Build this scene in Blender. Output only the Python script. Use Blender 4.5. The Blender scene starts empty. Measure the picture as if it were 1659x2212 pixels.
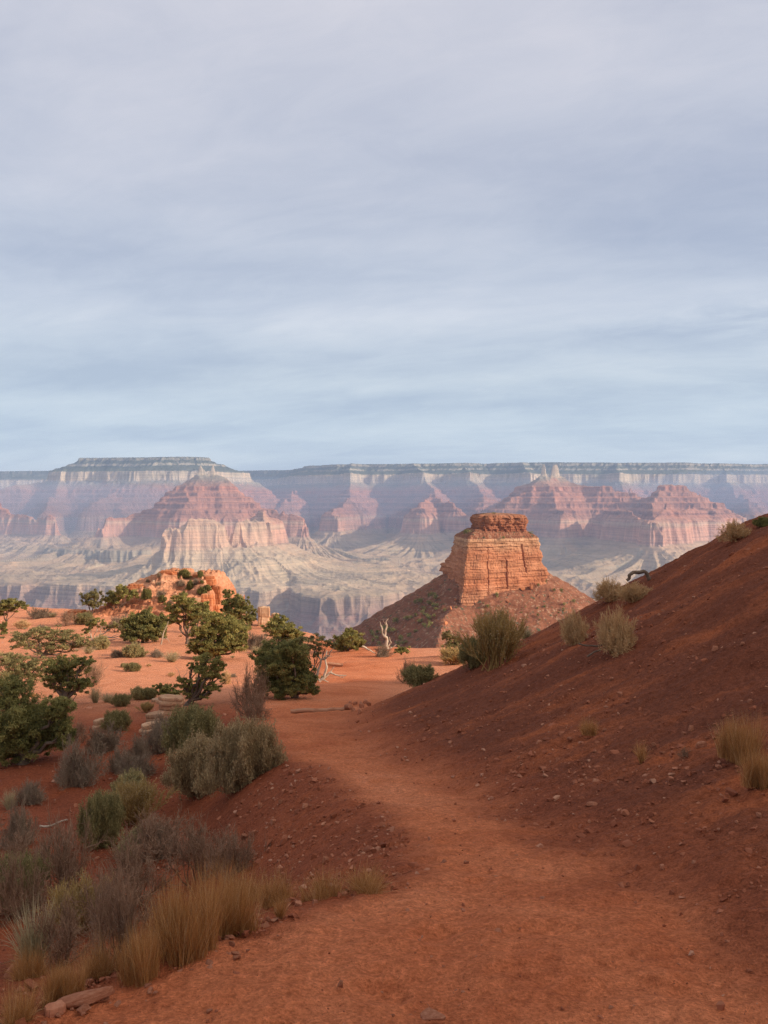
import bpy, bmesh, math, random
import numpy as np
from mathutils import Vector, noise as mnoise

C = bpy.context.scene
COL = C.collection
R = math.radians
rng = np.random.default_rng(7)
random.seed(7)

# ------------------------------------------------------------------ camera
# eye at the origin, looking along +Y; the photograph's horizon lies slightly above its middle
F = 1840.0; U0 = 829.5; V0 = 1085.0        # focal length and horizon in 1659x2212 units
cam = bpy.data.cameras.new("camera")
camo = bpy.data.objects.new("camera", cam); COL.objects.link(camo)
camo.location = (0, 0, 0); camo.rotation_euler = (R(90), 0, 0)
cam.sensor_fit = 'VERTICAL'; cam.sensor_height = 36.0; cam.lens = 36.0*F/2212.0
cam.shift_y = -(1106.0-V0)/2212.0
cam.clip_start = 0.05; cam.clip_end = 60000
C.camera = camo

# ------------------------------------------------------------------ light
SUN_AZ, SUN_EL = R(106), R(22.0)            # clockwise from the view direction, above the horizon
sd = Vector((math.sin(SUN_AZ)*math.cos(SUN_EL), math.cos(SUN_AZ)*math.cos(SUN_EL), math.sin(SUN_EL)))
sl = bpy.data.lights.new("sun", 'SUN'); sl.energy = 5.0; sl.angle = R(0.6); sl.color = (1.0, 0.86, 0.70)
so = bpy.data.objects.new("sun", sl); COL.objects.link(so)
so.rotation_euler = sd.to_track_quat('Z', 'Y').to_euler()

C.view_settings.view_transform = 'Standard'; C.view_settings.look = 'None'
C.view_settings.gamma = 1.0; C.view_settings.use_curve_mapping = False
C.view_settings.exposure = 0.08
C.cycles.volume_bounces = 0
C.cycles.max_bounces = 6
C.cycles.use_adaptive_sampling = False
C.cycles.use_denoising = True; C.cycles.denoiser = 'OPENIMAGEDENOISE'
C.cycles.denoising_prefilter = 'NONE'; C.cycles.denoising_input_passes = 'RGB_ALBEDO_NORMAL'

# ------------------------------------------------------------------ node helper
class N:
    def __init__(s, tree): s.t = tree
    def n(s, typ, **kw):
        nd = s.t.nodes.new(typ)
        for k, v in kw.items(): setattr(nd, k, v)
        return nd
    def put(s, sock, v):
        if v is None: return
        if hasattr(v, 'is_output') or isinstance(v, bpy.types.NodeSocket): s.t.links.new(v, sock)
        else: sock.default_value = v
    def math(s, op, a, b=None, c=None, clamp=False):
        m = s.n('ShaderNodeMath', operation=op, use_clamp=clamp)
        s.put(m.inputs[0], a); s.put(m.inputs[1], b); s.put(m.inputs[2], c)
        return m.outputs[0]
    def vmath(s, op, a, b=None):
        m = s.n('ShaderNodeVectorMath', operation=op)
        s.put(m.inputs[0], a); s.put(m.inputs[1], b)
        return m.outputs['Value' if op in ('DOT_PRODUCT', 'LENGTH') else 'Vector']
    def noise(s, vec, scale, detail=4, rough=0.55, dist=0.0):
        m = s.n('ShaderNodeTexNoise')
        s.put(m.inputs['Vector'], vec); m.inputs['Scale'].default_value = scale
        m.inputs['Detail'].default_value = detail; m.inputs['Roughness'].default_value = rough
        m.inputs['Distortion'].default_value = dist
        return m.outputs[0]
    def ramp(s, fac, stops, interp='LINEAR'):
        m = s.n('ShaderNodeValToRGB'); cr = m.color_ramp; cr.interpolation = interp
        while len(cr.elements) > 1: cr.elements.remove(cr.elements[-1])
        for i, (p, c) in enumerate(stops):
            e = cr.elements[0] if i == 0 else cr.elements.new(p)
            e.position = p; e.color = (*c, 1.0) if len(c) == 3 else c
        s.put(m.inputs[0], fac); return m.outputs[0]
    def mix(s, fac, a, b, blend='MIX'):
        m = s.n('ShaderNodeMix', data_type='RGBA', blend_type=blend)
        s.put(m.inputs[0], fac)
        for k, v in ((6, a), (7, b)):
            if isinstance(v, tuple) and len(v) == 3: v = (*v, 1.0)
            s.put(m.inputs[k], v)
        return m.outputs[2]
    def maprange(s, v, a, b, c=0.0, d=1.0, smooth=False):
        m = s.n('ShaderNodeMapRange', interpolation_type='SMOOTHSTEP' if smooth else 'LINEAR')
        s.put(m.inputs[0], v)
        for i, x in enumerate((a, b, c, d)): m.inputs[i+1].default_value = x
        return m.outputs[0]
    def attr(s, name):
        return s.n('ShaderNodeAttribute', attribute_name=name).outputs['Fac']

def lin(r, g, b):
    f = lambda c: (c/255/12.92) if c/255 <= 0.04045 else ((c/255+0.055)/1.055)**2.4
    return (f(r), f(g), f(b))

# ------------------------------------------------------------------ sky
W = bpy.data.worlds.new("World"); C.world = W; W.use_nodes = True
nt = W.node_tree; nt.nodes.clear(); s = N(nt)
tc = s.n('ShaderNodeTexCoord'); dirv = tc.outputs['Generated']
sx = s.n('ShaderNodeSeparateXYZ'); s.put(sx.inputs[0], dirv)
zc = s.math('MAXIMUM', sx.outputs[2], 0.0)
den = s.math('ADD', zc, 0.16)
px = s.math('DIVIDE', sx.outputs[0], den); py = s.math('DIVIDE', sx.outputs[1], den)
cb = s.n('ShaderNodeCombineXYZ'); s.put(cb.inputs[0], s.math('MULTIPLY', px, 0.55)); s.put(cb.inputs[1], s.math('ADD', s.math('MULTIPLY', py, 1.0), s.math('MULTIPLY', px, 0.08)))
n1 = s.noise(cb.outputs[0], 1.15, 5, 0.5, 0.35)
cb2 = s.n('ShaderNodeCombineXYZ'); s.put(cb2.inputs[0], s.math('MULTIPLY', px, 0.45)); s.put(cb2.inputs[1], s.math('ADD', py, s.math('MULTIPLY', px, 0.22))); cb2.inputs[2].default_value = 3.7
n2 = s.noise(cb2.outputs[0], 3.2, 6, 0.6, 0.5)
grad = s.ramp(zc, [(0.0, lin(250, 255, 255)), (0.035, lin(230, 243, 248)), (0.08, lin(209, 224, 234)), (0.14, lin(205, 217, 227)), (0.22, lin(199, 208, 222)),
                   (0.34, lin(193, 199, 214)), (0.50, lin(207, 208, 219)), (0.62, lin(204, 206, 218)), (1.0, lin(200, 202, 212))])
cb3 = s.n('ShaderNodeCombineXYZ'); s.put(cb3.inputs[0], s.math('MULTIPLY', px, 0.7)); s.put(cb3.inputs[1], s.math('ADD', py, s.math('MULTIPLY', px, 0.35))); cb3.inputs[2].default_value = 9.1
n3 = s.noise(cb3.outputs[0], 6.5, 7, 0.66, 0.9)
cl = s.math('ADD', s.math('MULTIPLY', s.maprange(n1, 0.34, 0.68, 0, 1, True), 0.56), s.math('ADD', s.math('MULTIPLY', s.maprange(n2, 0.35, 0.7, 0, 1, True), 0.26), s.math('MULTIPLY', s.maprange(n3, 0.3, 0.75, 0, 1, True), 0.18)))
def patch(u, v, wu, wv, k):
    # soft cloud patch centred in one direction of the sky
    d = Vector(((u-U0)/F, 1, -(v-V0)/F)).normalized()
    az = s.math('ARCTAN2', sx.outputs[0], sx.outputs[1]); el = s.math('ARCSINE', sx.outputs[2])
    a = s.math('DIVIDE', s.math('SUBTRACT', az, math.atan2(d.x, d.y)), wu/F); b = s.math('DIVIDE', s.math('SUBTRACT', s.math('SUBTRACT', el, math.asin(d.z)), s.math('MULTIPLY', a, 0.008)), wv/F)
    q = s.math('ADD', s.math('MULTIPLY', a, a), s.math('MULTIPLY', b, b))
    return s.math('MULTIPLY', s.math('POWER', 2.718, s.math('MULTIPLY', q, -1.0)), k)
w3 = s.maprange(n3, 0.35, 0.65, 0.2, 1.6); w2_ = s.maprange(n2, 0.3, 0.7, 0.4, 1.5)
add = s.math('MULTIPLY', patch(1690, 668, 260, 30, 0.42), w3)
for q_ in ((1560, 470, 330, 60, -0.30), (1420, 610, 300, 45, -0.26), (1500, 700, 260, 28, -0.20), (230, 800, 560, 60, -0.34), (820, 700, 640, 45, 0.30), (760, 880, 700, 26, -0.14), (1400, 800, 700, 40, 0.16), (600, 480, 420, 70, 0.12), (300, 590, 380, 50, -0.16)):
    add = s.math('ADD', add, s.math('MULTIPLY', patch(*q_), w2_))
cl = s.math('ADD', cl, add)
cloud = s.mix(1.0, grad, s.ramp(cl, [(0.0, (0.75, 0.79, 0.86)), (0.45, (0.96, 0.97, 0.98)), (1.0, (1.18, 1.14, 1.09))]), 'MULTIPLY')
sky = s.n('ShaderNodeTexSky', sky_type='NISHITA'); sky.sun_disc = False
sky.sun_elevation = SUN_EL; sky.sun_rotation = SUN_AZ; sky.altitude = 1900; sky.air_density = 1.0; sky.dust_density = 1.5
skys = s.mix(1.0, sky.outputs[0], (0.09, 0.09, 0.09), 'MULTIPLY')
base = s.mix(0.94, skys, cloud)
# thin-cloud glow round the sun, outside the frame, added to fill the shade
dp = s.math('MAXIMUM', s.vmath('DOT_PRODUCT', dirv, tuple(sd)), 0.0)
glow = s.math('MULTIPLY', s.math('POWER', dp, 5.0), 1.1)
tot = s.mix(1.0, base, s.mix(s.math('MINIMUM', glow, 1.0), (0, 0, 0), (1.7, 1.5, 1.2)), 'ADD')
bg = s.n('ShaderNodeBackground'); s.put(bg.inputs[0], tot); bg.inputs[1].default_value = 1.0
wo = s.n('ShaderNodeOutputWorld'); nt.links.new(bg.outputs[0], wo.inputs[0])

# ------------------------------------------------------------------ noise
def _h(ix, iy, seed):
    h = (ix.astype(np.int64)*374761393 + iy.astype(np.int64)*668265263 + seed*974634777) & 0xffffffff
    h = ((h ^ (h >> 13))*1274126177) & 0xffffffff
    h = ((h ^ (h >> 16))*2246822519) & 0xffffffff
    return (h ^ (h >> 15)) & 0xffffffff
def pn(x, y, seed=0):
    """2-D gradient noise, about -1..1"""
    ix = np.floor(x); iy = np.floor(y); fx = x-ix; fy = y-iy
    ix = ix.astype(np.int64); iy = iy.astype(np.int64)
    def g(dx, dy):
        a = _h(ix+dx, iy+dy, seed)*(2*math.pi/4294967296.0)
        return np.cos(a)*(fx-dx)+np.sin(a)*(fy-dy)
    u = fx*fx*fx*(fx*(fx*6-15)+10); v = fy*fy*fy*(fy*(fy*6-15)+10)
    a = g(0, 0); b = g(1, 0); c = g(0, 1); d = g(1, 1)
    return 1.5*((a+(b-a)*u)*(1-v)+(c+(d-c)*u)*v)
def fbm(x, y, o=4, seed=0, gain=0.5):
    t = 0; a = 1.0
    for i in range(o):
        t = t+a*pn(x*2**i, y*2**i, seed+i*17); a *= gain
    return t
def sstep(a, b, x):
    t = np.clip((x-a)/(b-a), 0, 1); return t*t*(3-2*t)

# ------------------------------------------------------------------ mesh helpers
def props(o, label=None, cat=None, group=None, kind=None):
    if label: o["label"] = label
    if cat: o["category"] = cat
    if group: o["group"] = group
    if kind: o["kind"] = kind
    return o
def raw_mesh(name, V, Fc, smooth=False):
    V = np.ascontiguousarray(V, np.float32); Fc = np.ascontiguousarray(Fc, np.int32)
    me = bpy.data.meshes.new(name)
    k = Fc.shape[1]; m = len(Fc)
    me.vertices.add(len(V)); me.vertices.foreach_set('co', V.ravel())
    me.loops.add(m*k); me.loops.foreach_set('vertex_index', Fc.ravel())
    me.polygons.add(m)
    me.polygons.foreach_set('loop_start', np.arange(m, dtype=np.int32)*k)
    if smooth: me.polygons.foreach_set('use_smooth', np.ones(m, bool))
    else: me.polygons.foreach_set('use_smooth', np.zeros(m, bool))
    me.update(calc_edges=True)
    return me
def add_attr(me, name, val):
    a = me.attributes.new(name, 'FLOAT', 'POINT'); a.data.foreach_set('value', np.ascontiguousarray(val, np.float32))
def link(name, me, m=None, parent=None, loc=None):
    o = bpy.data.objects.new(name, me); COL.objects.link(o)
    if m is not None and me is not None and not me.materials: me.materials.append(m)
    if parent is not None: o.parent = parent
    if loc is not None: o.location = loc
    return o
def empty(name, loc=(0, 0, 0)):
    o = bpy.data.objects.new(name, None); COL.objects.link(o); o.location = loc; o.empty_display_size = 0.1
    return o
def grid_faces(nr, nc, wrap=False):
    i = np.arange(nr-1)[:, None]; j = np.arange(nc if wrap else nc-1)[None, :]
    j2 = (j+1) % nc
    return np.stack([i*nc+j, i*nc+j2, (i+1)*nc+j2, (i+1)*nc+j], -1).reshape(-1, 4)
def new_mat(name, rough=0.95, spec=0.15):
    m = bpy.data.materials.new(name); m.use_nodes = True; t = m.node_tree; t.nodes.clear(); s = N(t)
    p = s.n('ShaderNodeBsdfPrincipled'); o = s.n('ShaderNodeOutputMaterial'); t.links.new(p.outputs[0], o.inputs[0])
    p.inputs['Roughness'].default_value = rough; p.inputs['Specular IOR Level'].default_value = spec
    return m, s, p
def bump(s, p, h, strength, dist):
    b = s.n('ShaderNodeBump'); b.inputs['Strength'].default_value = strength; b.inputs['Distance'].default_value = dist
    s.put(b.inputs['Height'], h); s.t.links.new(b.outputs[0], p.inputs['Normal'])

def pix(u, v, Y):
    """point seen at (u, v) of the 1659x2212 photograph at distance Y"""
    return np.array([(u-U0)/F*Y, Y, -(v-V0)/F*Y])

# ================================================================== STRUCTURE
# ------------------------------------------------------------------ far canyon
PD = np.array([-3000, 0, 25, 120, 135, 330, 352, 430, 546, 596, 612, 686, 700, 776, 790, 866, 882, 956, 968, 1051, 1096, 1136, 1226, 1426, 1776, 2426, 3126, 3166, 3426, 3926, 5126, 9126.])
PZ = np.array([760, 690, 645, 590, 562, 482, 340, 285, 215, 190, 140, 115, 75, 50, 10, -15, -70, -95, -130, -195, -405, -425, -490, -575, -655, -720, -780, -850, -960, -1150, -1250, -1300.])
def Pz(d): return np.interp(d, PD, PZ)
def seg_field(x, y, pts):
    """min over a polyline of (distance + off), and a coordinate that runs along the polyline"""
    best = np.full(x.shape, 1e9); sb = np.zeros(x.shape); acc = 0.0
    for (a, b) in zip(pts[:-1], pts[1:]):
        dx = b[0]-a[0]; dy = b[1]-a[1]; L = math.hypot(dx, dy)+1e-9
        al = ((x-a[0])*dx+(y-a[1])*dy)/L; pe = ((x-a[0])*dy-(y-a[1])*dx)/L
        t = np.clip(al/L, 0, 1); ex = al-t*L
        d = np.hypot(ex, pe)+a[2]+t*(b[2]-a[2])
        s_ = acc+t*L+650*np.arctan2(ex, np.abs(pe)+30)+np.where(pe > 0, 20000.0, 0.0)
        m = d < best; best = np.where(m, d, best); sb = np.where(m, s_, sb); acc += L
    return best, sb
def W2(u, Ykm, off): return ((u-U0)/F*Ykm*1000, Ykm*1000, off)
LAND = [
    # north rim and its promontories
    [W2(2300, 16, -400), W2(1900, 16, -400), W2(1640, 15.9, -330), W2(1560, 15.7, -420), W2(1450, 15.3, -470), W2(1200, 15.3, -470), W2(1090, 15.6, -420), W2(1050, 15.8, -300), W2(980, 15.4, -430), W2(760, 15.5, -430), W2(700, 15.9, -250)],
    [W2(700, 15.9, -250), W2(640, 18.5, -300), W2(540, 20, -500), W2(480, 21.5, -300), W2(170, 19.5, -450), W2(-60, 19, -450), W2(-300, 19, -450)],
    [W2(770, 15.3, -200), W2(758, 14.2, 300), W2(748, 13.2, 720), W2(738, 12.2, 900)],
    [W2(640, 14.8, 520), W2(610, 13.4, 880)],
    [W2(900, 15, -100), W2(940, 13.6, 480), W2(945, 12.7, 700), W2(925, 12.0, 830), W2(898, 11.2, 935)],
    [W2(945, 12.4, 760), W2(985, 11.6, 925)],
    [W2(1010, 14.6, 100), W2(1040, 13.0, 600), W2(1050, 12.2, 900)],
    [W2(1120, 15, -100), W2(1150, 13.6, 400), W2(1180, 12, 520), W2(1185, 10.9, 420)],
    [W2(1330, 14.8, -60), W2(1340, 13.4, 520), W2(1350, 12, 680), W2(1370, 10.6, 680)],
    [W2(1560, 15, 100), W2(1600, 13.6, 660), W2(1600, 12.3, 900)],
    # wide mesa at left
    [W2(205, 13.9, -150), W2(290, 13.7, -200), W2(350, 13.7, -330), W2(420, 13.8, -170), W2(440, 13.9, -60)],
    [W2(200, 13.9, -110), W2(90, 13.6, 370), W2(0, 13.2, 600), W2(-90, 12.8, 900)],
    [W2(440, 13.9, -60), W2(520, 14.2, 280), W2(565, 14.6, 520)],
    [W2(320, 13.6, 0), W2(270, 12.9, 560), W2(220, 12.3, 900)],
    [W2(140, 13.6, 220), W2(120, 12.6, 740), W2(100, 12.0, 930)],
    # pyramid temple at left with its red ledges and cliff arms
    [W2(426, 10.5, 345), W2(449, 10.55, 318)],
    [W2(440, 10.5, 360), W2(400, 10.5, 600), W2(350, 10.4, 900), W2(290, 10.25, 970), W2(218, 10.0, 975)],
    [W2(440, 10.5, 360), W2(480, 10.45, 520), W2(530, 10.3, 830), W2(590, 10.2, 980), W2(640, 10.1, 1040)],
    [W2(578, 8.0, 985), W2(530, 7.75, 965), W2(480, 7.65, 970), W2(440, 7.6, 985), W2(405, 7.55, 1012), W2(372, 7.5, 1030)],
    [W2(578, 8.0, 985), W2(575, 8.7, 1010), W2(560, 9.4, 1010)],
    [W2(100, 10.6, 950), W2(60, 10.9, 930), W2(0, 11.2, 920)],
    # temple at right, its ledges and promontory
    [W2(1161, 10.85, 345), W2(1172, 10.9, 332)],
    [W2(1180, 10.9, 316), W2(1192, 10.9, 338)],
    [W2(1180, 10.9, 350), W2(1240, 10.8, 560), W2(1290, 10.6, 640), W2(1340, 10.5, 680), W2(1390, 10.4, 790), W2(1430, 10.2, 640), W2(1480, 10.2, 640), W2(1560, 10.3, 830), W2(1590, 10.4, 900)],
    [W2(1180, 10.8, 400), W2(1130, 10.6, 690), W2(1090, 10.4, 860)],
    [W2(1430, 10.1, 680), W2(1415, 9.4, 870), W2(1410, 8.9, 930)],
    [W2(1300, 9.9, 960), W2(1345, 9.1, 955), W2(1392, 8.2, 950), W2(1400, 8.0, 955)],
    [W2(1400, 8.0, 955), W2(1460, 8.8, 940), W2(1540, 9.5, 940), W2(1560, 10.0, 900)],
    [W2(1180, 10.5, 680), W2(1200, 9.9, 930)],
]
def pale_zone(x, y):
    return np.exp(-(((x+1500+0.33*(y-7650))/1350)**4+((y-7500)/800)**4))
def canyon(x, y):
    wx = x+260*pn(x/1900, y/1900, 3)+90*pn(x/600, y/600, 4); wy = y+260*pn(x/1900, y/1900, 5)+90*pn(x/600, y/600, 6)
    Fm = np.full(x.shape, 1e9)
    sm = np.zeros(x.shape)
    for k, p in enumerate(LAND):
        f, s_ = seg_field(wx*0.5+x*0.5, wy*0.5+y*0.5, p)
        m = f < Fm; Fm = np.where(m, f, Fm); sm = np.where(m, s_+k*3777, sm)
    amp = np.clip((Fm-60)/600, 0.10, 1.0)
    b1 = np.abs(pn(x/950, y/950, 11))*2-0.6
    b2 = np.abs(pn(x/330, y/330, 12))*2-0.6
    b3 = np.abs(pn(x/120, y/120, 13))*2-0.6
    n4 = pn(x/45, y/45, 14)
    tonto = np.clip((Fm-1150)/700, 0, 1)
    fade = 1-0.8*sstep(1900, 2700, Fm)
    rim = np.exp(-((Fm-340)/160)**2)
    Fv = Fm+(amp*(120*b1+44*b2+20*b3+8*n4)*(1-0.25*tonto)+rim*(22*b2+16*b3)+15*(1-tonto)*np.clip((Fm-350)/400, 0, 1)*(np.abs(pn(sm/230, Fm/900, 15))*2-0.6))*fade
    Fv = Fv+np.exp(-((Fm-40)/110)**2)*(34*b2+26*b3+20*(np.abs(pn(sm/160, Fm/700, 16))*2-0.6))
    z = Pz(Fv)+sstep(500, 100, Fv)*(34*pn(x/2300, y/2300, 25)+12*pn(x/700, y/700, 26))+sstep(330, 60, Fv)*28*np.exp(-(((x+3900)/1900)**2+((y-13800)/1500)**2))
    ledge = 5*pn(x/28, y/28, 21)+2.5*pn(x/14, y/14, 22)
    z = z+ledge*np.where(Fv > 1110, 0.55, 0.8)
    # talus is cut by gullies that run straight downhill
    tw = sstep(1100, 1450, Fv)*(1-sstep(2100, 2900, Fv))
    rg1 = 1-np.abs(pn(sm/210, Fm/1500, 41))*2.2; rg2_ = 1-np.abs(pn(sm/80, Fm/700, 42))*2.2
    z = z+tw*(1-0.45*pale_zone(x, y))*(40*(rg1-0.45)+15*(rg2_-0.45))
    # low rounded hills on the platform
    pl = sstep(1700, 2400, Fv)
    hill = 1.1-np.abs(pn(x/900, y/700, 31))-0.5*np.abs(pn(x/360, y/300, 32))-0.22*np.abs(pn(x/140, y/130, 33))
    z = z+pl*(120*hill-50)
    # lower terrace with a pink cliff under the left temple
    d2 = seg_field(wx, wy, [W2(95, 10.0, 0), W2(150, 9.6, 0), W2(310, 9.35, 0), W2(330, 9.7, 0), W2(260, 10.2, -60), W2(120, 10.4, -60)])[0]+45*b2+26*b3+10*n4
    z2 = np.interp(d2, [-100, 0, 60, 80, 105, 400, 900, 1500], [-470, -515, -530, -600, -655, -770, -900, -1100])
    z = np.maximum(z, z2)
    # inner gorge: its far edge, and the river far below
    Ge = np.interp((x/np.maximum(y, 1))*F+U0, [-400, 60, 130, 300, 420, 500, 560, 590, 625, 650, 690, 800, 860, 930, 1050, 1250, 1700],
                   [7.4, 7.5, 7.35, 7.15, 7.05, 6.95, 6.9, 6.95, 7.0, 6.6, 6.4, 6.4, 6.7, 7.0, 6.6, 5.6, 4.6])*1000
    g = Ge-y+70*b2+34*b3+14*n4+60*b1
    gz = np.interp(g, [-600, -60, 0, 25, 60, 110, 400, 800, 1400, 5000], [0, -8, -20, -95, -130, -175, -330, -480, -560, -600])
    gfac = sstep(-600, 0, g)
    zl = z*(1-gfac)+np.minimum(z, -760+70*hill)*gfac
    z = np.minimum(zl, np.where(g > -60, zl+gz+8, zl))
    z = np.where(g > 150, np.maximum(z, -1290), z)
    # near side of the gorge, out of sight below the ridge we stand on
    south = -330-0.18*(y-1000)+60*b1
    z = np.where(y < 5200, np.maximum(z, np.minimum(south, -0.30*y+260)), z)
    # a lower ridge falls away from our own
    return z
def build_canyon():
    ang = np.concatenate([np.linspace(-50, -27.5, 60, endpoint=False), np.linspace(-27.5, 27.5, 1300), np.linspace(27.5, 50, 61)[1:]])
    ry = np.concatenate([np.linspace(950, 5300, 110, endpoint=False), np.linspace(5300, 11300, 560, endpoint=False), np.linspace(11300, 16200, 300, endpoint=False), np.linspace(16200, 22500, 130)])
    tx = np.tan(np.radians(ang))
    Yg, T = np.meshgrid(ry, tx, indexing='ij')
    X = Yg*T
    Z = canyon(X, Yg)
    V = np.stack([X, Yg, Z], -1).reshape(-1, 3)
    me = raw_mesh('canyon', V, grid_faces(len(ry), len(tx)))
    tilt = 25*pn(X/4000, Yg/4000, 51)
    add_attr(me, 'zs', (Z+tilt).ravel())
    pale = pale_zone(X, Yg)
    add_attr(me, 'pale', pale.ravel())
    m, s, p = new_mat('canyon_rock', 1.0, 0.0)
    geo = s.n('ShaderNodeNewGeometry'); P = geo.outputs['Position']
    sp = s.n('ShaderNodeSeparateXYZ'); s.put(sp.inputs[0], geo.outputs['Normal'])
    zs = s.attr('zs')
    wob = s.math('MULTIPLY', s.math('SUBTRACT', s.noise(P, 0.004, 3), 0.5), 60)
    zz = s.math('ADD', zs, wob)
    f = s.maprange(zz, -1250, 750)
    q = lambda z: (z+1250)/2000.0
    kaibab = (0.36, 0.315, 0.245); coco = (0.50, 0.40, 0.29); hermit = (0.36, 0.15, 0.095)
    su1 = (0.40, 0.20, 0.145); su2 = (0.27, 0.13, 0.098); red = (0.50, 0.285, 0.21); redtop = (0.51, 0.34, 0.245)
    muav = (0.37, 0.31, 0.22); tap = (0.30, 0.20, 0.155); sch = (0.31, 0.165, 0.13)
    cliff = s.ramp(f, [(q(-1250), (0.2, 0.13, 0.12)), (q(-960), sch), (q(-850), (0.27, 0.16, 0.13)), (q(-800), tap), (q(-730), (0.36, 0.25, 0.18)), (q(-690), muav), (q(-520), (0.36, 0.30, 0.22)), (q(-430), (0.42, 0.32, 0.23)),
                       (q(-395), red), (q(-270), (0.52, 0.275, 0.195)), (q(-225), redtop), (q(-195), su1), (q(-130), su2), (q(-70), su1), (q(-15), su2), (q(20), su1), (q(75), su2), (q(130), su1), (q(190), hermit), (q(290), (0.40, 0.19, 0.13)), (q(325), (0.46, 0.32, 0.22)), (q(345), coco), (q(480), (0.46, 0.37, 0.27)), (q(510), (0.20, 0.18, 0.135)), (q(560), kaibab), (q(700), (0.27, 0.24, 0.18))])
    slope = s.ramp(f, [(q(-1250), (0.2, 0.14, 0.12)), (q(-900), (0.25, 0.17, 0.14)), (q(-790), (0.31, 0.20, 0.135)), (q(-700), (0.385, 0.275, 0.18)), (q(-540), (0.41, 0.295, 0.19)), (q(-440), (0.43, 0.29, 0.19)),
                       (q(-390), (0.42, 0.28, 0.19)), (q(-200), (0.43, 0.23, 0.15)), (q(-150), (0.38, 0.175, 0.115)), (q(150), (0.37, 0.165, 0.105)), (q(230), (0.33, 0.18, 0.12)), (q(300), (0.25, 0.21, 0.155)), (q(340), (0.30, 0.25, 0.18)), (q(490), (0.10, 0.105, 0.07)), (q(560), (0.075, 0.085, 0.055)), (q(700), (0.05, 0.06, 0.04))])
    steep = s.maprange(sp.outputs[2], 0.46, 0.72, 1, 0)
    steepn = s.math('ADD', steep, s.math('MULTIPLY', s.math('SUBTRACT', s.noise(P, 0.012, 4, 0.6), 0.5), 0.7), clamp=True)
    col = s.mix(steepn, slope, cliff)
    col = s.mix(s.math('MULTIPLY', s.attr('pale'), 0.56), col, s.mix(steepn, (0.50, 0.39, 0.265), (0.56, 0.40, 0.265)))  # front arm's bleached, sunlit cream, mixed into the rock colour
    # thin beds, vertical stains and scattered brush
    mp = s.n('ShaderNodeMapping'); s.put(mp.inputs[0], P); mp.inputs['Scale'].default_value = (0.0007, 0.0007, 0.055)
    beds = s.noise(mp.outputs[0], 1.0, 4, 0.7)
    mp2 = s.n('ShaderNodeMapping'); s.put(mp2.inputs[0], P); mp2.inputs['Scale'].default_value = (0.018, 0.018, 0.002)
    stain = s.noise(mp2.outputs[0], 1.0, 4, 0.65)
    col = s.mix(1.0, col, s.ramp(beds, [(0.3, (0.72, 0.72, 0.72)), (0.5, (1, 1, 1)), (0.7, (1.25, 1.2, 1.15))]), 'MULTIPLY')
    col = s.mix(steepn, col, s.mix(1.0, col, s.ramp(stain, [(0.3, (0.74, 0.72, 0.72)), (0.5, (1, 1, 1)), (0.7, (1.2, 1.15, 1.1))]), 'MULTIPLY'))
    pat = s.noise(P, 0.0035, 5, 0.6)
    col = s.mix(1.0, col, s.ramp(pat, [(0.3, (0.84, 0.88, 0.88)), (0.5, (1, 1, 1)), (0.72, (1.16, 1.08, 1.04))]), 'MULTIPLY')
    s.put(p.inputs['Base Color'], col)
    bump(s, p, s.math('ADD', s.noise(P, 0.02, 5, 0.65), s.math('MULTIPLY', beds, 0.8)), 0.9, 14)
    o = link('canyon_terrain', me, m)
    props(o, 'hazy layered canyon walls, temples and platform far below the trail', 'canyon', kind='structure')
build_canyon()

# ------------------------------------------------------------------ near ground
ZY = np.array([-40, -6, 0, 2.5, 3, 5, 8, 12, 16, 20, 26, 34, 45, 47, 60, 75, 85, 130.])
ZZ = np.array([1.5, -0.9, -1.40, -1.53, -1.58, -1.97, -2.58, -3.33, -4.06, -4.72, -5.6, -6.65, -7.85, -8.0, -8.95, -9.9, -10.4, -13.])
EL = np.array([[-40, -2.0], [-4, -1.7], [0.5, -1.35], [1.8, -1.15], [2.5, -0.96], [3.1, -0.56], [3.55, -0.22], [3.9, 0.05], [5, 0.17], [6, 0.0], [7, -0.24], [9.5, -0.97], [12, -1.63], [16, -2.45], [20, -3.2], [130, -6]])
ER = np.array([[-40, 1.8], [0, 1.5], [2.5, 1.35], [3.1, 1.20], [3.9, 1.14], [5, 1.05], [7, 0.66], [9.5, 0.02], [12, -0.42], [16, -0.72], [18, -0.5], [20, -0.1], [130, 6]])
def zt(Y): return np.interp(Y, ZY, ZZ)
def eL(Y): return np.interp(Y, EL[:, 0], EL[:, 1])
def eR(Y): return np.interp(Y, ER[:, 0], ER[:, 1])
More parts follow.
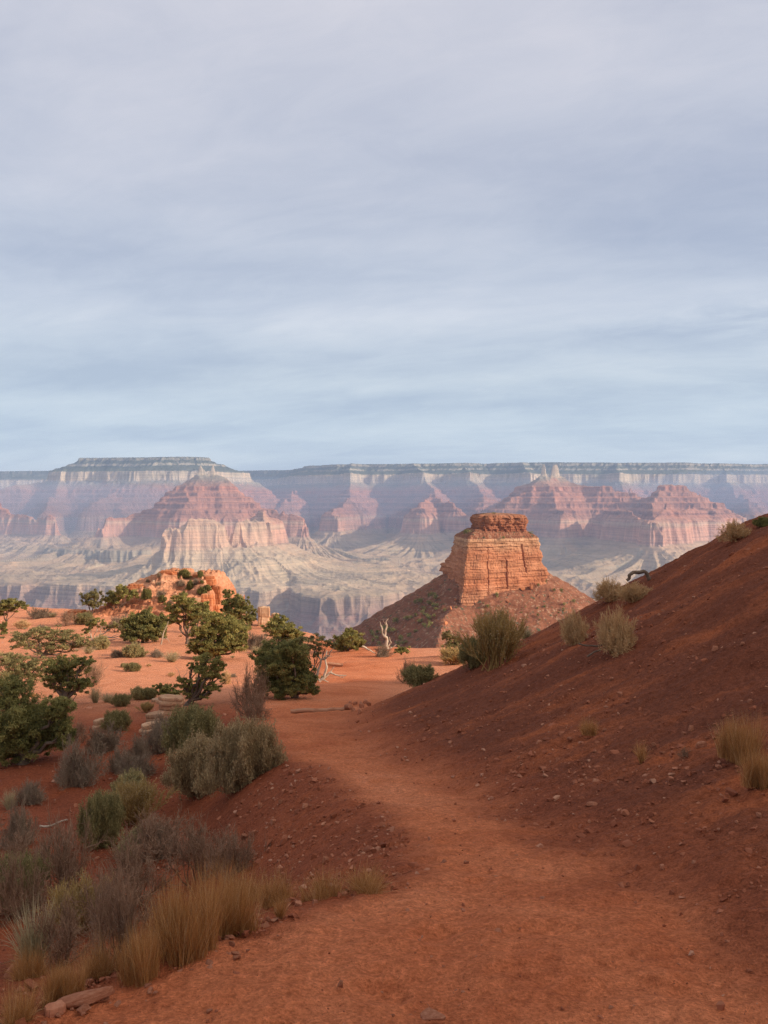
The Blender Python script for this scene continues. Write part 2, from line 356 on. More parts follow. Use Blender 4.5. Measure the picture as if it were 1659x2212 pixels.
def gz(x, y):
    """height of the near ground without its fine grain"""
    x = np.asarray(x, float); y = np.asarray(y, float)
    z = 0.25*(zt(y-0.6)+2*zt(y)+zt(y+0.6))
    # left bank and apron
    d = np.maximum(eL(y)-x, 0)
    A = np.interp(y, [-10, 2, 4, 6, 9, 12, 16, 20, 26], [.35, .38, .5, .75, .75, .6, .3, .1, 0.0])
    z = z-A*sstep(0.0, 1.5, d)-np.interp(y, [0, 5, 12, 20, 30], [.13, .12, .08, .03, 0.015])*np.minimum(np.maximum(d-0.7, 0), 14)
    # hill at right
    h = np.maximum(x-eR(y), 0)
    rise = np.where(h < 6, 0.33*h+0.29*h*h/12, 2.85+0.53*(h-6))
    rise = np.where(h > 26, 13.55+0.25*(h-26), rise)
    yc = 18.6-0.26*np.minimum(x, 26)
    over = np.maximum(y-yc, 0)
    rise = np.maximum(rise-1.05*over*over/(over+0.9), 0)
    hw = np.clip(rise/1.2, 0, 1)
    rise = rise+hw*(0.10*pn(x/1.9, y/1.7, 64)+0.06*pn(y/0.75+x*0.25, x/4.5, 65)+0.035*pn(x/.7, y/.7, 66)+0.05*np.abs(pn(y/1.6+x*0.2, x/7, 67)))
    z = z+rise
    # undulation
    k = np.clip(np.hypot(x, y)/12, 0.15, 1)
    z = z+0.10*k*pn(x/3.1, y/3.1, 61)+0.30*np.clip((y-22)/20, 0, 1)*pn(x/11, y/11, 62)
    # rim beyond which the ridge falls away
    u = U0+F*x/np.maximum(y, 1)
    ye = np.interp(u, [-600, 300, 520, 560, 640, 700, 760, 1000, 1300], [86, 86, 84, 66, 58, 50, 47, 46, 40])+1.2*pn(x/4, y/9, 63)
    fo = np.maximum(y-ye, 0)
    z = z-0.75*fo*fo/(fo+2.5)
    return z
def fine(x, y, tr, hl):
    r = np.hypot(x, y)
    a = np.clip(1-(r-14)/20, 0.0, 1)
    return a*((0.014+0.010*hl)*pn(x/.42, y/.42, 71)+(0.011+0.009*hl)*pn(x/.17, y/.15, 72)+(0.0055+0.006*hl)*pn(x/.06, y/.055, 73)+0.030*np.maximum(pn(x/.21, y/.19, 76)-0.30, 0)-0.048*np.maximum(pn(x/.30, y/.26, 77)-0.34, 0)+0.014*tr*pn((x-0.5*(eL(y)+eR(y)))/.24, y/2.6, 78)
              + hl*0.012*np.maximum(pn(x/.09, y/.09, 74)-0.15, 0))+0.03*np.clip((r-10)/20, 0, 1)*pn(x/.9, y/.9, 75)
def masks(x, y):
    wob = 0.14*pn(x/.5, y/.5, 81)+0.16*pn(x/1.6, y/1.6, 82)
    w = np.clip(y/8, 0.5, 2)*0.26
    tl = sstep(-w, w, x-eL(y)+wob); trr = sstep(-w*2.2, w*2.2, eR(y)-x+wob*1.6)
    return tl*trr, sstep(-w*1.5, w*2.5, x-eR(y)+wob*1.5)*sstep(0.03, 0.3, gz(x, y)-zt(y)+0.02)*(y < 40)
def build_ground():
    ang = np.concatenate([np.linspace(-180, -27, 90, endpoint=False), np.linspace(-27, 27, 980), np.linspace(27, 180, 91)[1:]])
    r = np.concatenate([np.geomspace(0.3, 2.2, 30, endpoint=False), np.geomspace(2.2, 100, 1120, endpoint=False), np.linspace(100, 150, 25)])
    Rg, A = np.meshgrid(r, np.radians(ang), indexing='ij')
    X = Rg*np.sin(A); Y = Rg*np.cos(A)
    tr, hl = masks(X, Y)
    Z = gz(X, Y)+fine(X, Y, tr, hl)
    V = np.stack([X, Y, Z], -1).reshape(-1, 3)
    fc = grid_faces(len(r), len(ang))
    fx = X.ravel()[fc].mean(1); fy = Y.ravel()[fc].mean(1)
    wob = 0.10*pn(fx/.5, fy/.5, 81)+0.10*pn(fx/1.6, fy/1.6, 82)
    is_tr = (fx-eL(fy)+wob > 0) & (eR(fy)-fx+wob*1.6 > 0) & (fy < 19.5)
    is_hl = (~is_tr) & (fx > eR(fy)) & (fy < 30)
    m, s, p = new_mat('red_soil', 0.97, 0.08)
    geo = s.n('ShaderNodeNewGeometry'); P = geo.outputs['Position']
    t = s.attr('trail'); h = s.attr('hill')
    big = s.noise(P, 0.55, 5, 0.6); mid = s.noise(P, 3.2, 5, 0.62); gr = s.noise(P, 22, 4, 0.7); gf = s.noise(P, 75, 3, 0.7)
    sand = s.ramp(mid, [(0.3, (0.56, 0.205, 0.098)), (0.5, (0.62, 0.240, 0.120)), (0.7, (0.66, 0.280, 0.150))])
    path = s.ramp(s.math('ADD', s.math('MULTIPLY', big, 0.7), s.math('MULTIPLY', s.noise(P, 1.7, 5, 0.65, 0.6), 0.3)), [(0.32, (0.43, 0.113, 0.043)), (0.45, (0.54, 0.163, 0.066)), (0.56, (0.61, 0.202, 0.088)), (0.68, (0.63, 0.235, 0.114))])
    mp = s.n('ShaderNodeMapping'); s.put(mp.inputs[0], P); mp.inputs['Rotation'].default_value = (0, 0, R(20)); mp.inputs['Scale'].default_value = (0.45, 1.5, 0.6)
    streak = s.noise(mp.outputs[0], 1.0, 5, 0.62)
    hillc = s.ramp(streak, [(0.32, (0.175, 0.054, 0.028)), (0.50, (0.21, 0.064, 0.032)), (0.58, (0.28, 0.082, 0.036)), (0.68, (0.37, 0.103, 0.040))])
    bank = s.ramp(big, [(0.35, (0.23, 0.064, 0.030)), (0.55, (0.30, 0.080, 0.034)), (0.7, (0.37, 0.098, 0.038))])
    sx = s.n('ShaderNodeSeparateXYZ'); s.put(sx.inputs[0], P)
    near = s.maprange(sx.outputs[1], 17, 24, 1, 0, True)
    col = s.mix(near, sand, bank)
    col = s.mix(h, col, hillc); col = s.mix(t, col, path)
    col = s.mix(1.0, col, s.ramp(gr, [(0.3, (0.72, 0.68, 0.68)), (0.5, (1, 1, 1)), (0.72, (1.28, 1.30, 1.34))]), 'MULTIPLY')
    col = s.mix(1.0, col, s.ramp(gf, [(0.28, (0.68, 0.66, 0.66)), (0.5, (1, 1, 1)), (0.75, (1.42, 1.46, 1.52))]), 'MULTIPLY')
    s.put(p.inputs['Base Color'], col)
    bump(s, p, s.math('ADD', s.math('MULTIPLY', gr, 0.7), s.math('MULTIPLY', gf, 0.45)), 1.0, 0.045)
    for nm, sel, lab, cat in (('trail', is_tr, 'beige-red beaten dirt trail curving downhill from the foreground', 'trail'),
                              ('hillside', is_hl, 'dark red gravelly hillside rising on the right of the trail', 'hillside'),
                              ('ground', ~(is_tr | is_hl), 'red desert soil left of the trail and on the sunlit flat', 'ground')):
        ff = fc[sel]; ids, inv = np.unique(ff, return_inverse=True)
        me = raw_mesh(nm, V[ids], inv.reshape(-1, 4), True)
        add_attr(me, 'trail', tr.ravel()[ids]); add_attr(me, 'hill', hl.ravel()[ids])
        props(link(nm, me, m), lab, cat, kind='structure')
build_ground()

YM = np.geomspace(1.6, 120, 4000)
def at(u, v, Ydef=None):
    """where the ray through (u, v) first meets the near ground"""
    x = (u-U0)/F*YM; zr = -(v-V0)/F*YM
    hit = np.nonzero(gz(x, YM) >= zr)[0]
    if len(hit) == 0 or (Ydef is not None and YM[hit[0]] > Ydef*1.6):
        # the ray only grazes the ground: stand on the nearest crest below it
        k = np.argmin(np.where(YM < (Ydef or 60)*1.25, zr-gz(x, YM), 1e9)) if Ydef is None else np.argmin(abs(YM-Ydef))
        Y = YM[k]
    else: Y = YM[hit[0]]
    xx = (u-U0)/F*Y
    return np.array([xx, Y, float(gz(xx, Y))])

# ------------------------------------------------------------------ butte
def rock_mat(name, stops, zlo, zhi, bedscale, scale=1.0, rough_amt=0.6, speck=None):
    """bedded rock: colour by height with wavy beds, stains and grain"""
    m, s, p = new_mat(name, 0.95, 0.1)
    geo = s.n('ShaderNodeNewGeometry'); P = geo.outputs['Position']
    sx = s.n('ShaderNodeSeparateXYZ'); s.put(sx.inputs[0], P)
    zz = s.math('ADD', sx.outputs[2], s.math('MULTIPLY', s.math('SUBTRACT', s.noise(P, 0.05/scale, 4), 0.5), (zhi-zlo)*0.22))
    col = s.ramp(s.maprange(zz, zlo, zhi), stops)
    mp = s.n('ShaderNodeMapping'); s.put(mp.inputs[0], P); mp.inputs['Scale'].default_value = (bedscale*0.03, bedscale*0.03, bedscale)
    beds = s.noise(mp.outputs[0], 1.0, 5, 0.7)
    mp2 = s.n('ShaderNodeMapping'); s.put(mp2.inputs[0], P); mp2.inputs['Scale'].default_value = (0.22/scale, 0.22/scale, 0.03/scale)
    st = s.noise(mp2.outputs[0], 1.0, 5, 0.6)
    pat = s.noise(P, 0.09/scale, 5, 0.65); gr = s.noise(P, 0.9/scale, 4, 0.7)
    col = s.mix(1.0, col, s.ramp(beds, [(0.3, (0.72, 0.68, 0.66)), (0.5, (1, 1, 1)), (0.7, (1.22, 1.25, 1.28))]), 'MULTIPLY')
    col = s.mix(1.0, col, s.ramp(st, [(0.3, (0.84, 0.81, 0.80)), (0.5, (1, 1, 1)), (0.7, (1.12, 1.14, 1.16))]), 'MULTIPLY')
    col = s.mix(1.0, col, s.ramp(pat, [(0.3, (0.82, 0.80, 0.80)), (0.5, (1, 1, 1)), (0.7, (1.15, 1.2, 1.25))]), 'MULTIPLY')
    col = s.mix(1.0, col, s.ramp(gr, [(0.3, (0.8, 0.8, 0.8)), (0.5, (1, 1, 1)), (0.7, (1.2, 1.2, 1.2))]), 'MULTIPLY')
    if speck and len(speck) > 2:
        s2_ = s.noise(s.vmath('ADD', P, (31.0, 17.0, 5.0)), speck[2], 3, 0.6); col = s.mix(s.maprange(s2_, 0.60, 0.65), col, speck[3])
    if speck:
        sn = s.noise(P, speck[0], 3, 0.6); col = s.mix(s.maprange(sn, 0.58, 0.64), col, speck[1])
    s.put(p.inputs['Base Color'], col)
    bump(s, p, s.math('ADD', s.math('MULTIPLY', beds, 1.0), s.math('MULTIPLY', gr, 0.5)), rough_amt, 0.6*scale)
    return m

def loft_poly(pts, n):
    """n points evenly round a closed polygon, corners slightly rounded"""
    P = np.array(pts+[pts[0]], float); L = np.r_[0, np.cumsum(np.hypot(*np.diff(P, axis=0).T))]
    t = np.linspace(0, L[-1], n, endpoint=False)
    Q = np.stack([np.interp(t, L, P[:, 0]), np.interp(t, L, P[:, 1])], -1)
    k = max(2, n//140); ker = np.ones(2*k+1)/(2*k+1)
    Q = np.stack([np.convolve(np.r_[Q[-k:, i], Q[:, i], Q[:k, i]], ker, 'valid') for i in (0, 1)], -1)
    T = np.roll(Q, -2, 0)-np.roll(Q, 2, 0); T /= np.linalg.norm(T, axis=1)[:, None]
    return Q, np.stack([T[:, 1], -T[:, 0]], -1), t/L[-1]*1.0, L[-1]

def build_butte():
    root = empty('butte', (82, 615, -67))
    props(root, 'tall orange-red sandstone butte with a flat cap rock beyond the trail', 'butte')
    off = np.array([82, 615, -67.])
    n = 900
    # main cliff block
    A0, B0, C0, D0 = (51.5, 567), (116.5, 604), (122, 662), (43.5, 645)
    A1, B1, C1, D1 = (56.0, 573), (109.5, 602), (110, 652), (52.5, 634)
    Q0, N0, t, L = loft_poly([A0, (66, 572), (67.5, 573.6), B0, C0, D0], n); Q1, N1, _, _ = loft_poly([A1, (68, 577), (70, 579.5), B1, C1, D1], n)
    zs = np.r_[np.linspace(-92, -25, 200)]
    sl = t*L
    rows = []
    lr = np.random.default_rng(4)
    edges = np.sort(lr.uniform(-92, -26, 26)); lay = lr.uniform(-1, 1, 27)
    fis = [(p, lr.uniform(0.9, 2.2), lr.uniform(0.22, 0.45), lr.uniform(-80, -55), lr.uniform(-50, -28), lr.uniform(-.25, .25), k) for k, p in enumerate(list(lr.uniform(80, L, 12))+[39.0, 58.0, 20])]
    fis[12] = (39.0, 4.6, 0.45, -60, -38, .12, 12); fis[13] = (58.5, 4.4, 0.5, -50, -29, -.2, 13); fis[14] = (21.0, 1.4, 0.3, -66, -30, .05, 14)
    for z in zs:
        f = (z+67)/42.0; f = np.clip(f, -0.5, 1)
        f2 = f**0.9 if f > 0 else f
        q = Q0*(1-f2)+Q1*f2; nn = N0*(1-f2)+N1*f2
        k = np.searchsorted(edges, z)
        zl = lay[k]
        d = 0.5*zl*(1+0.8*pn(sl/14, np.full(n, k*4.7), 90))+0.8*pn(sl/13, np.full(n, z/8), 91)+0.5*np.floor(3*pn(sl/8+k*3.7, np.full(n, k*7.3), 92))/2+0.55*pn(sl/16, np.full(n, z/1.3), 88)+0.22*pn(sl/1.8, np.full(n, z/1.5), 93)+0.16*pn(sl/0.8, np.full(n, z/1.6), 95)+0.5*np.maximum(pn(sl/4, np.full(n, z/9), 98)-0.25, 0)
        if k < 26: d -= (0.45+0.4*pn(sl/6, np.full(n, k*2.1), 99))*np.exp(-((edges[min(k, 25)]-z)/0.38)**2)
        for (pp, dep, wd, za, zb, dr, kk) in fis:
            c = pp+dr*(z+50)*0.3+0.6*pn(np.array([z/5.]), np.array([kk*3.3]), 94)[0]
            m = float(np.clip((z-za)/4, 0, 1)*np.clip((zb-z)/4, 0, 1))
            if m > 0: d -= dep*m*np.exp(-((sl-c)/wd)**2)
        # top edge rounds off; shoulder on the far left corner
        if z > -28: d -= 0.7*((z+28)/3)**2
        sh = np.exp(-((z+47)/7.0)**4)
        d += 6.0*sh*(1+0.30*lay[k]+0.35*pn(sl/3.5, np.full(n, z/2.6), 89))*np.exp(-(np.hypot(q[:, 0]-48, q[:, 1]-640)/8)**2)
        d += 2.6*np.exp(-((z+50)/5.5)**4)*np.exp(-(np.hypot(q[:, 0]-115, q[:, 1]-606)/8)**2)+1.2*np.exp(-((z+37)/3)**4)*np.exp(-(np.hypot(q[:, 0]-112, q[:, 1]-604)/6)**2)
        rows.append(np.column_stack([q+nn*d[:, None], np.full(n, z)]))
    # rubble slope from block edge up to the cap
    Qc, _, _, _ = loft_poly([(63, 586), (98, 599), (98, 640), (62, 628)], n)
    rim = rows[-1][:, :2]; ncl = len(rows)
    for i, a in enumerate(np.linspace(0, 1, 26)[1:]):
        zz = -25+6.2*a**0.85
        q = rim*(1-a)+Qc*a
        rows.append(np.column_stack([q, zz+0.8*np.abs(pn(q[:, 0]/2.4, q[:, 1]/2.4, 96))+0.5*np.abs(pn(q[:, 0]/.9, q[:, 1]/.9, 97))-0.4]))
    rows.append(np.repeat(np.array([[80, 612, -18.5]]), n, 0))
    V = np.concatenate(rows[:ncl])-off
    rub = raw_mesh('rubble_slope', np.concatenate(rows[ncl-1:])-off, grid_faces(len(rows)-ncl+1, n, True))
    me = raw_mesh('cliff', V, grid_faces(ncl, n, True))
    mc = rock_mat('butte_rock', [(0.0, (0.30, 0.105, 0.052)), (0.25, (0.38, 0.145, 0.070)), (0.38, (0.40, 0.175, 0.092)), (0.5, (0.36, 0.130, 0.060)), (0.66, (0.40, 0.165, 0.082)), (0.74, (0.37, 0.140, 0.068)), (0.86, (0.44, 0.225, 0.122)), (0.92, (0.43, 0.235, 0.135)), (1.0, (0.30, 0.145, 0.085))], -92, -17, 0.9)
    link('cliff', me, mc, root)
    # cap rock
    n2 = 420
    rows = []; zc = np.linspace(-20.5, -9.3, 60)
    prof = lambda z: np.interp(z, [-20.5, -19, -17.5, -16, -14, -12.6, -11.4, -10, -9.3], [0.2, 0.3, 0.5, -0.1, 0.9, 1.1, 0.9, 0.0, -1.0])
    Qa, Na, t2, L2 = loft_poly([(66, 590), (69, 586), (99, 597.5), (101, 606), (98, 640), (65, 632)], n2); s2 = t2*L2
    fis = [(lr.uniform(0, L2), lr.uniform(0.8, 2.0), lr.uniform(.3, .7), lr.uniform(-.8, .8)) for _ in range(16)]
    for i, z in enumerate(zc):
        k = int((z+20.5)/1.9)
        d = prof(z)+2.1*np.floor(3*pn(s2/3.6, np.full(n2, k*5.1), 101))/3+0.5*pn(s2/1.7, np.full(n2, z/.9), 102)+1.1*pn(s2/8, np.full(n2, z/5), 103)-0.5*np.exp(-((((z+20.5)/1.9) % 1.0-0.5)/0.16)**2)
        for (pp, dep, wd, dr) in fis: d -= dep*np.exp(-((s2-pp-dr*(z+15))/wd)**2)
        d -= 2.6*np.exp(-((z+13.5)/1.8)**4)*np.exp(-((s2-4.5)/3.2)**4)
        rows.append(np.column_stack([Qa+Na*d[:, None], np.full(n2, z)+0.25*pn(s2/4, np.full(n2, 1.0*i*0+2.2), 104)]))
    rim = rows[-1][:, :2]; cen = np.array([78, 606.])
    for a in np.linspace(0, 1, 12)[1:]:
        q = rim*(1-a)+cen*a
        rows.append(np.column_stack([q, -9.2+2.0*a**0.7+0.4*pn(q[:, 0]/2, q[:, 1]/2, 105)*(1-a)]))
    me = raw_mesh('cap_rock', np.concatenate(rows)-off, grid_faces(len(rows), n2, True))
    mcap = rock_mat('cap_rock', [(0, (0.27, 0.092, 0.047)), (0.5, (0.33, 0.125, 0.062)), (0.85, (0.33, 0.135, 0.070)), (1, (0.30, 0.17, 0.10))], -20, -7, 1.1)
    link('cap_rock', me, mcap, root)
    # talus
    gx = np.arange(-300, 360, 1.6); gy = np.concatenate([np.arange(250, 700, 1.6), np.arange(700, 960, 5)])
    Xg, Yg = np.meshgrid(gx, gy)
    z = np.full(Xg.shape, -1e9)
    def ridge(pts, sl):
        best = np.full(Xg.shape, -1e9)
        for a, b in zip(pts[:-1], pts[1:]):
            dx, dy = b[0]-a[0], b[1]-a[1]; tt = np.clip(((Xg-a[0])*dx+(Yg-a[1])*dy)/(dx*dx+dy*dy), 0, 1)
            dist = np.hypot(Xg-a[0]-tt*dx, Yg-a[1]-tt*dy)
            best = np.maximum(best, a[2]+tt*(b[2]-a[2])-sl*dist)
        return best
    rd = ridge([(60, 600, -48), (104, 615, -49), (110, 650, -44), (60, 640, -44)], 0.63)
    rd = np.maximum(rd, ridge([(55, 575, -66.5), (45, 545, -68.5), (36, 520, -70.5), (33, 490, -75), (27, 450, -79), (22, 400, -84), (12, 300, -80), (5, 200, -60)], 0.62))
    rd = np.maximum(rd, ridge([(116, 610, -58), (132, 590, -71), (150, 560, -86)], 0.6))
    rough = 2.2*pn(Xg/22, Yg/22, 111)+1.1*np.abs(pn(Xg/7, Yg/7, 112))+0.55*pn(Xg/2.6, Yg/2.6, 113)
    z = rd+rough
    bench = np.floor((z+3*pn(Xg/40, Yg/40, 114))/7.0)*7.0
    z = z*0.72+0.28*(bench+3.5+2.5*np.tanh((z-bench-3.5)*1.2))
    z = np.maximum(z, -330)
    V = np.stack([Xg, Yg, z], -1).reshape(-1, 3)-off
    me = raw_mesh('talus', V, grid_faces(len(gy), len(gx)))
    mt = rock_mat('talus_soil', [(0, (0.165, 0.058, 0.031)), (0.5, (0.19, 0.070, 0.037)), (1, (0.23, 0.090, 0.049))], -120, -45, 0.35, 1.0, 0.8, (0.42, (0.32, 0.18, 0.11), 0.30, (0.075, 0.072, 0.04)))
    link('talus_slope', me, mt, root); link('rubble_slope', rub, mt, root)
    return (gx, gy, z)
BUTTE = build_butte()

# ================================================================== OBJECTS
# ------------------------------------------------------------------ plant and rock builders
def prisms(P0, P1, R0, R1, sides=3):
    """open tapered prisms along P0->P1"""
    d = P1-P0; d /= np.linalg.norm(d, axis=1)[:, None]+1e-9
    ref = np.where(np.abs(d[:, 2:3]) < 0.9, np.array([[0, 0, 1.]]), np.array([[1., 0, 0]]))
    a = np.cross(d, ref); a /= np.linalg.norm(a, axis=1)[:, None]+1e-9
    b = np.cross(d, a)
    ang = np.arange(sides)*2*math.pi/sides
    ring = np.cos(ang)[None, :, None]*a[:, None]+np.sin(ang)[None, :, None]*b[:, None]
    V = np.concatenate([P0[:, None]+ring*R0[:, None, None], P1[:, None]+ring*R1[:, None, None]], 1).reshape(-1, 3)
    k = np.arange(sides); base = np.arange(len(P0))[:, None, None]*2*sides
    q = np.stack([k, (k+1) % sides, (k+1) % sides+sides, k+sides], -1)[None]
    return V, (base+q).reshape(-1, 4)
def tube(path, rad, sides=7):
    """one bent tapering limb, its end closed to a point"""
    path = np.asarray(path, float); rad = np.asarray(rad, float)
    d = np.gradient(path, axis=0); d /= np.linalg.norm(d, axis=1)[:, None]+1e-9
    a = np.cross(d, np.array([0.31, 0.95, 0.05])); a /= np.linalg.norm(a, axis=1)[:, None]+1e-9
    b = np.cross(d, a); ang = np.arange(sides)*2*math.pi/sides
    ring = np.cos(ang)[None, :, None]*a[:, None]+np.sin(ang)[None, :, None]*b[:, None]
    V = (path[:, None]+ring*rad[:, None, None]).reshape(-1, 3)
    return V, grid_faces(len(path), sides, True)
def smooth_path(pts, n, wob, rg):
    pts = np.asarray(pts, float); L = np.r_[0, np.cumsum(np.linalg.norm(np.diff(pts, axis=0), axis=1))]
    t = np.linspace(0, L[-1], n); q = np.stack([np.interp(t, L, pts[:, i]) for i in range(3)], -1)
    for _ in range(2): q[1:-1] = (q[:-2]+2*q[1:-1]+q[2:])/4
    ph = rg.uniform(0, 6.28, 3); fr = rg.uniform(1.2, 2.6, 3)
    w = np.sin(t[:, None]/max(L[-1], 1e-6)*6.28*fr+ph)-np.sin(ph)
    ends = np.sin(np.linspace(0, math.pi, n))[:, None]
    return q+wob*w*ends
def join(parts):
    Vs, Fs, o = [], [], 0
    for V, Fq in parts:
        Vs.append(V); Fs.append(Fq+o); o += len(V)
    return np.concatenate(Vs), np.concatenate(Fs)

def twig_mat(name, stops, rough=0.9):
    m, s, p = new_mat(name, rough, 0.1)
    s.put(p.inputs['Base Color'], s.ramp(s.attr('tint'), stops)); return m
def leaf_mat(name, stops):
    m, s, p = new_mat(name, 0.75, 0.2)
    c = s.ramp(s.attr('tint'), stops); s.put(p.inputs['Base Color'], c)
    tr = s.n('ShaderNodeBsdfTranslucent'); s.put(tr.inputs[0], c)
    mx = s.n('ShaderNodeMixShader'); mx.inputs[0].default_value = 0.36
    out = [n for n in s.t.nodes if n.type == 'OUTPUT_MATERIAL'][0]
    s.t.links.new(p.outputs[0], mx.inputs[1]); s.t.links.new(tr.outputs[0], mx.inputs[2]); s.t.links.new(mx.outputs[0], out.inputs[0])
    return m
MAT = dict(
    bark=twig_mat('grey_bark', [(0, (0.10, 0.07, 0.05)), (1, (0.20, 0.14, 0.10))]),
    dead=twig_mat('bleached_wood', [(0, (0.34, 0.24, 0.16)), (1, (0.58, 0.47, 0.36))]),
    dust=twig_mat('dusty_log', [(0, (0.30, 0.13, 0.07)), (1, (0.50, 0.26, 0.155))]),
    darkdead=twig_mat('dark_wood', [(0, (0.10, 0.065, 0.045)), (1, (0.24, 0.17, 0.12))]),
    juniper=leaf_mat('juniper_green', [(0, (0.15, 0.140, 0.045)), (0.5, (0.30, 0.262, 0.080)), (1, (0.46, 0.39, 0.13))]),
    pinyon=leaf_mat('pinyon_green', [(0, (0.12, 0.117, 0.041)), (0.5, (0.24, 0.215, 0.070)), (1, (0.38, 0.325, 0.11))]),
    olive=leaf_mat('olive_green', [(0, (0.17, 0.148, 0.062)), (0.5, (0.28, 0.235, 0.098)), (1, (0.41, 0.335, 0.145))]),
    greytwig=twig_mat('grey_shrub_twig', [(0, (0.19, 0.122, 0.064)), (0.5, (0.32, 0.215, 0.112)), (1, (0.47, 0.33, 0.175))]),
    greyleaf=leaf_mat('grey_shrub_leaf', [(0, (0.26, 0.180, 0.088)), (0.5, (0.41, 0.285, 0.142)), (1, (0.58, 0.42, 0.22))]),
    purple=twig_mat('purple_twig', [(0, (0.15, 0.078, 0.046)), (0.5, (0.24, 0.138, 0.084)), (1, (0.37, 0.235, 0.152))]),
    blue=twig_mat('blue_grey_twig', [(0, (0.15, 0.100, 0.066)), (0.5, (0.245, 0.172, 0.115)), (1, (0.36, 0.265, 0.18))]),
    broom=twig_mat('broom_twig', [(0, (0.22, 0.128, 0.046)), (0.5, (0.36, 0.228, 0.080)), (1, (0.50, 0.34, 0.125))]),
    greenbroom=twig_mat('green_broom_twig', [(0, (0.13, 0.092, 0.038)), (0.5, (0.22, 0.160, 0.064)), (1, (0.32, 0.245, 0.10))]),
    tan=twig_mat('tan_twig', [(0, (0.34, 0.190, 0.082)), (0.5, (0.52, 0.315, 0.142)), (1, (0.66, 0.45, 0.24))]),
    gold=leaf_mat('golden_grass', [(0, (0.24, 0.105, 0.042)), (0.5, (0.50, 0.235, 0.074)), (0.85, (0.62, 0.34, 0.125)), (1, (0.74, 0.52, 0.27))]),
    straw=leaf_mat('straw_grass', [(0, (0.30, 0.22, 0.115)), (0.5, (0.46, 0.36, 0.20)), (1, (0.62, 0.52, 0.31))]),
    yellow=leaf_mat('yellow_brush', [(0, (0.24, 0.20, 0.085)), (0.5, (0.38, 0.32, 0.135)), (1, (0.52, 0.45, 0.22))]),
)
def grow(P, D, L, R0, R1, nseg, jit, up, rg):
    """grow many stems at once; returns segment arrays and every node with its direction"""
    segs = []; nodes = []
    P = P.copy(); D = D.copy()
    for i in range(nseg):
        D = D+rg.normal(0, jit, D.shape); D[:, 2] += up
        D /= np.linalg.norm(D, axis=1)[:, None]
        Q = P+D*(L/nseg)[:, None]
        ra = R0+(R1-R0)*i/nseg; rb = R0+(R1-R0)*(i+1)/nseg
        segs.append((P, Q, ra, rb)); nodes.append((Q, D.copy(), L))
        P = Q
    return [np.concatenate([s_[k] for s_ in segs]) for k in range(4)], nodes
def dirs(n, spread, rg, power=0.6):
    th = spread*rg.uniform(0, 1, n)**power; ph = rg.uniform(0, 2*math.pi, n)
    return np.stack([np.sin(th)*np.cos(ph), np.sin(th)*np.sin(ph), np.cos(th)], -1)
def shrub_data(seed, n0=40, spread=1.35, nseg=4, jit=0.16, up=0.05, n1=6, n2=4, l1=0.42, l2=0.2, dev=0.75, r0=0.010, r2=0.0030, lmin=0.7, leaf=0, leafsize=0.02, base=0.08, lean=0.0):
    rg = np.random.default_rng(seed)
    D = dirs(n0, spread, rg); P = np.column_stack([rg.normal(0, base, n0), rg.normal(0, base, n0), np.full(n0, -0.03)])
    L = rg.uniform(lmin, 1.0, n0)*0.62
    S = []; T = []; W_ = []
    seg, nodes = grow(P, D, L, np.full(n0, r0), np.full(n0, r0*0.45), nseg, jit, up, rg); S.append(seg); T.append(rg.uniform(0, 0.5, len(seg[0])))
    def children(nodes, m, ln, ra, rb, ns, skip):
        Pn = np.concatenate([q[0] for q in nodes[skip:]]); Dn = np.concatenate([q[1] for q in nodes[skip:]]); Ln = np.concatenate([q[2] for q in nodes[skip:]])
        idx = np.repeat(np.arange(len(Pn)), m); k = len(idx)
        Dc = Dn[idx]+rg.normal(0, dev, (k, 3)); Dc[:, 2] += 0.15; Dc /= np.linalg.norm(Dc, axis=1)[:, None]
        off = rg.uniform(-0.5, 0, k)[:, None]*(Ln[idx]/nseg)[:, None]*Dn[idx]
        return grow(Pn[idx]+off, Dc, rg.uniform(0.5, 1, k)*ln, np.full(k, ra), np.full(k, rb), ns, jit, up, rg)
    last = nodes
    if n1:
        seg, last = children(nodes, n1, 0.62*l1, r0*0.4, r2, 3, 1); S.append(seg); T.append(rg.uniform(0.2, 0.8, len(seg[0])))
    if n2:
        seg, last = children(last, n2, 0.62*l2, r2, r2*0.55, 2, 0); S.append(seg); T.append(rg.uniform(0.35, 1.0, len(seg[0])))
    A = [np.concatenate([q[k] for q in S]) for k in range(4)]; tint = np.concatenate(T)
    keep = (A[0][:, 2] > -0.05) & (A[1][:, 2] > -0.04)
    A = [a[keep] for a in A]; tint = tint[keep]
    lf = None
    if leaf:
        Pn = np.concatenate([q[0] for q in last]); Pn = Pn[Pn[:, 2] > 0]
        idx = np.repeat(np.arange(len(Pn)), leaf)
        lf = leaf_quads(Pn[idx]+rg.normal(0, 0.018, (len(idx), 3)), leafsize, rg)
    return A, tint, lf
def leaf_quads(Cn, size, rg, tint=None, aspect=0.45, upb=0.0):
    n = len(Cn)
    a = rg.normal(0, 1, (n, 3)); a[:, 2] += upb; a /= np.linalg.norm(a, axis=1)[:, None]
    b = np.cross(a, rg.normal(0, 1, (n, 3))); b /= np.linalg.norm(b, axis=1)[:, None]+1e-9
    sz = size*rg.uniform(0.6, 1.35, n)[:, None]
    a = a*sz; b = b*sz*aspect
    V = np.stack([Cn-a, Cn+b-a*0.1, Cn+a, Cn-b-a*0.1], 1).reshape(-1, 3)
    Fq = np.arange(4*n).reshape(-1, 4)
    t = np.repeat(rg.uniform(0, 1, n) if tint is None else tint, 4)
    return V, Fq, t
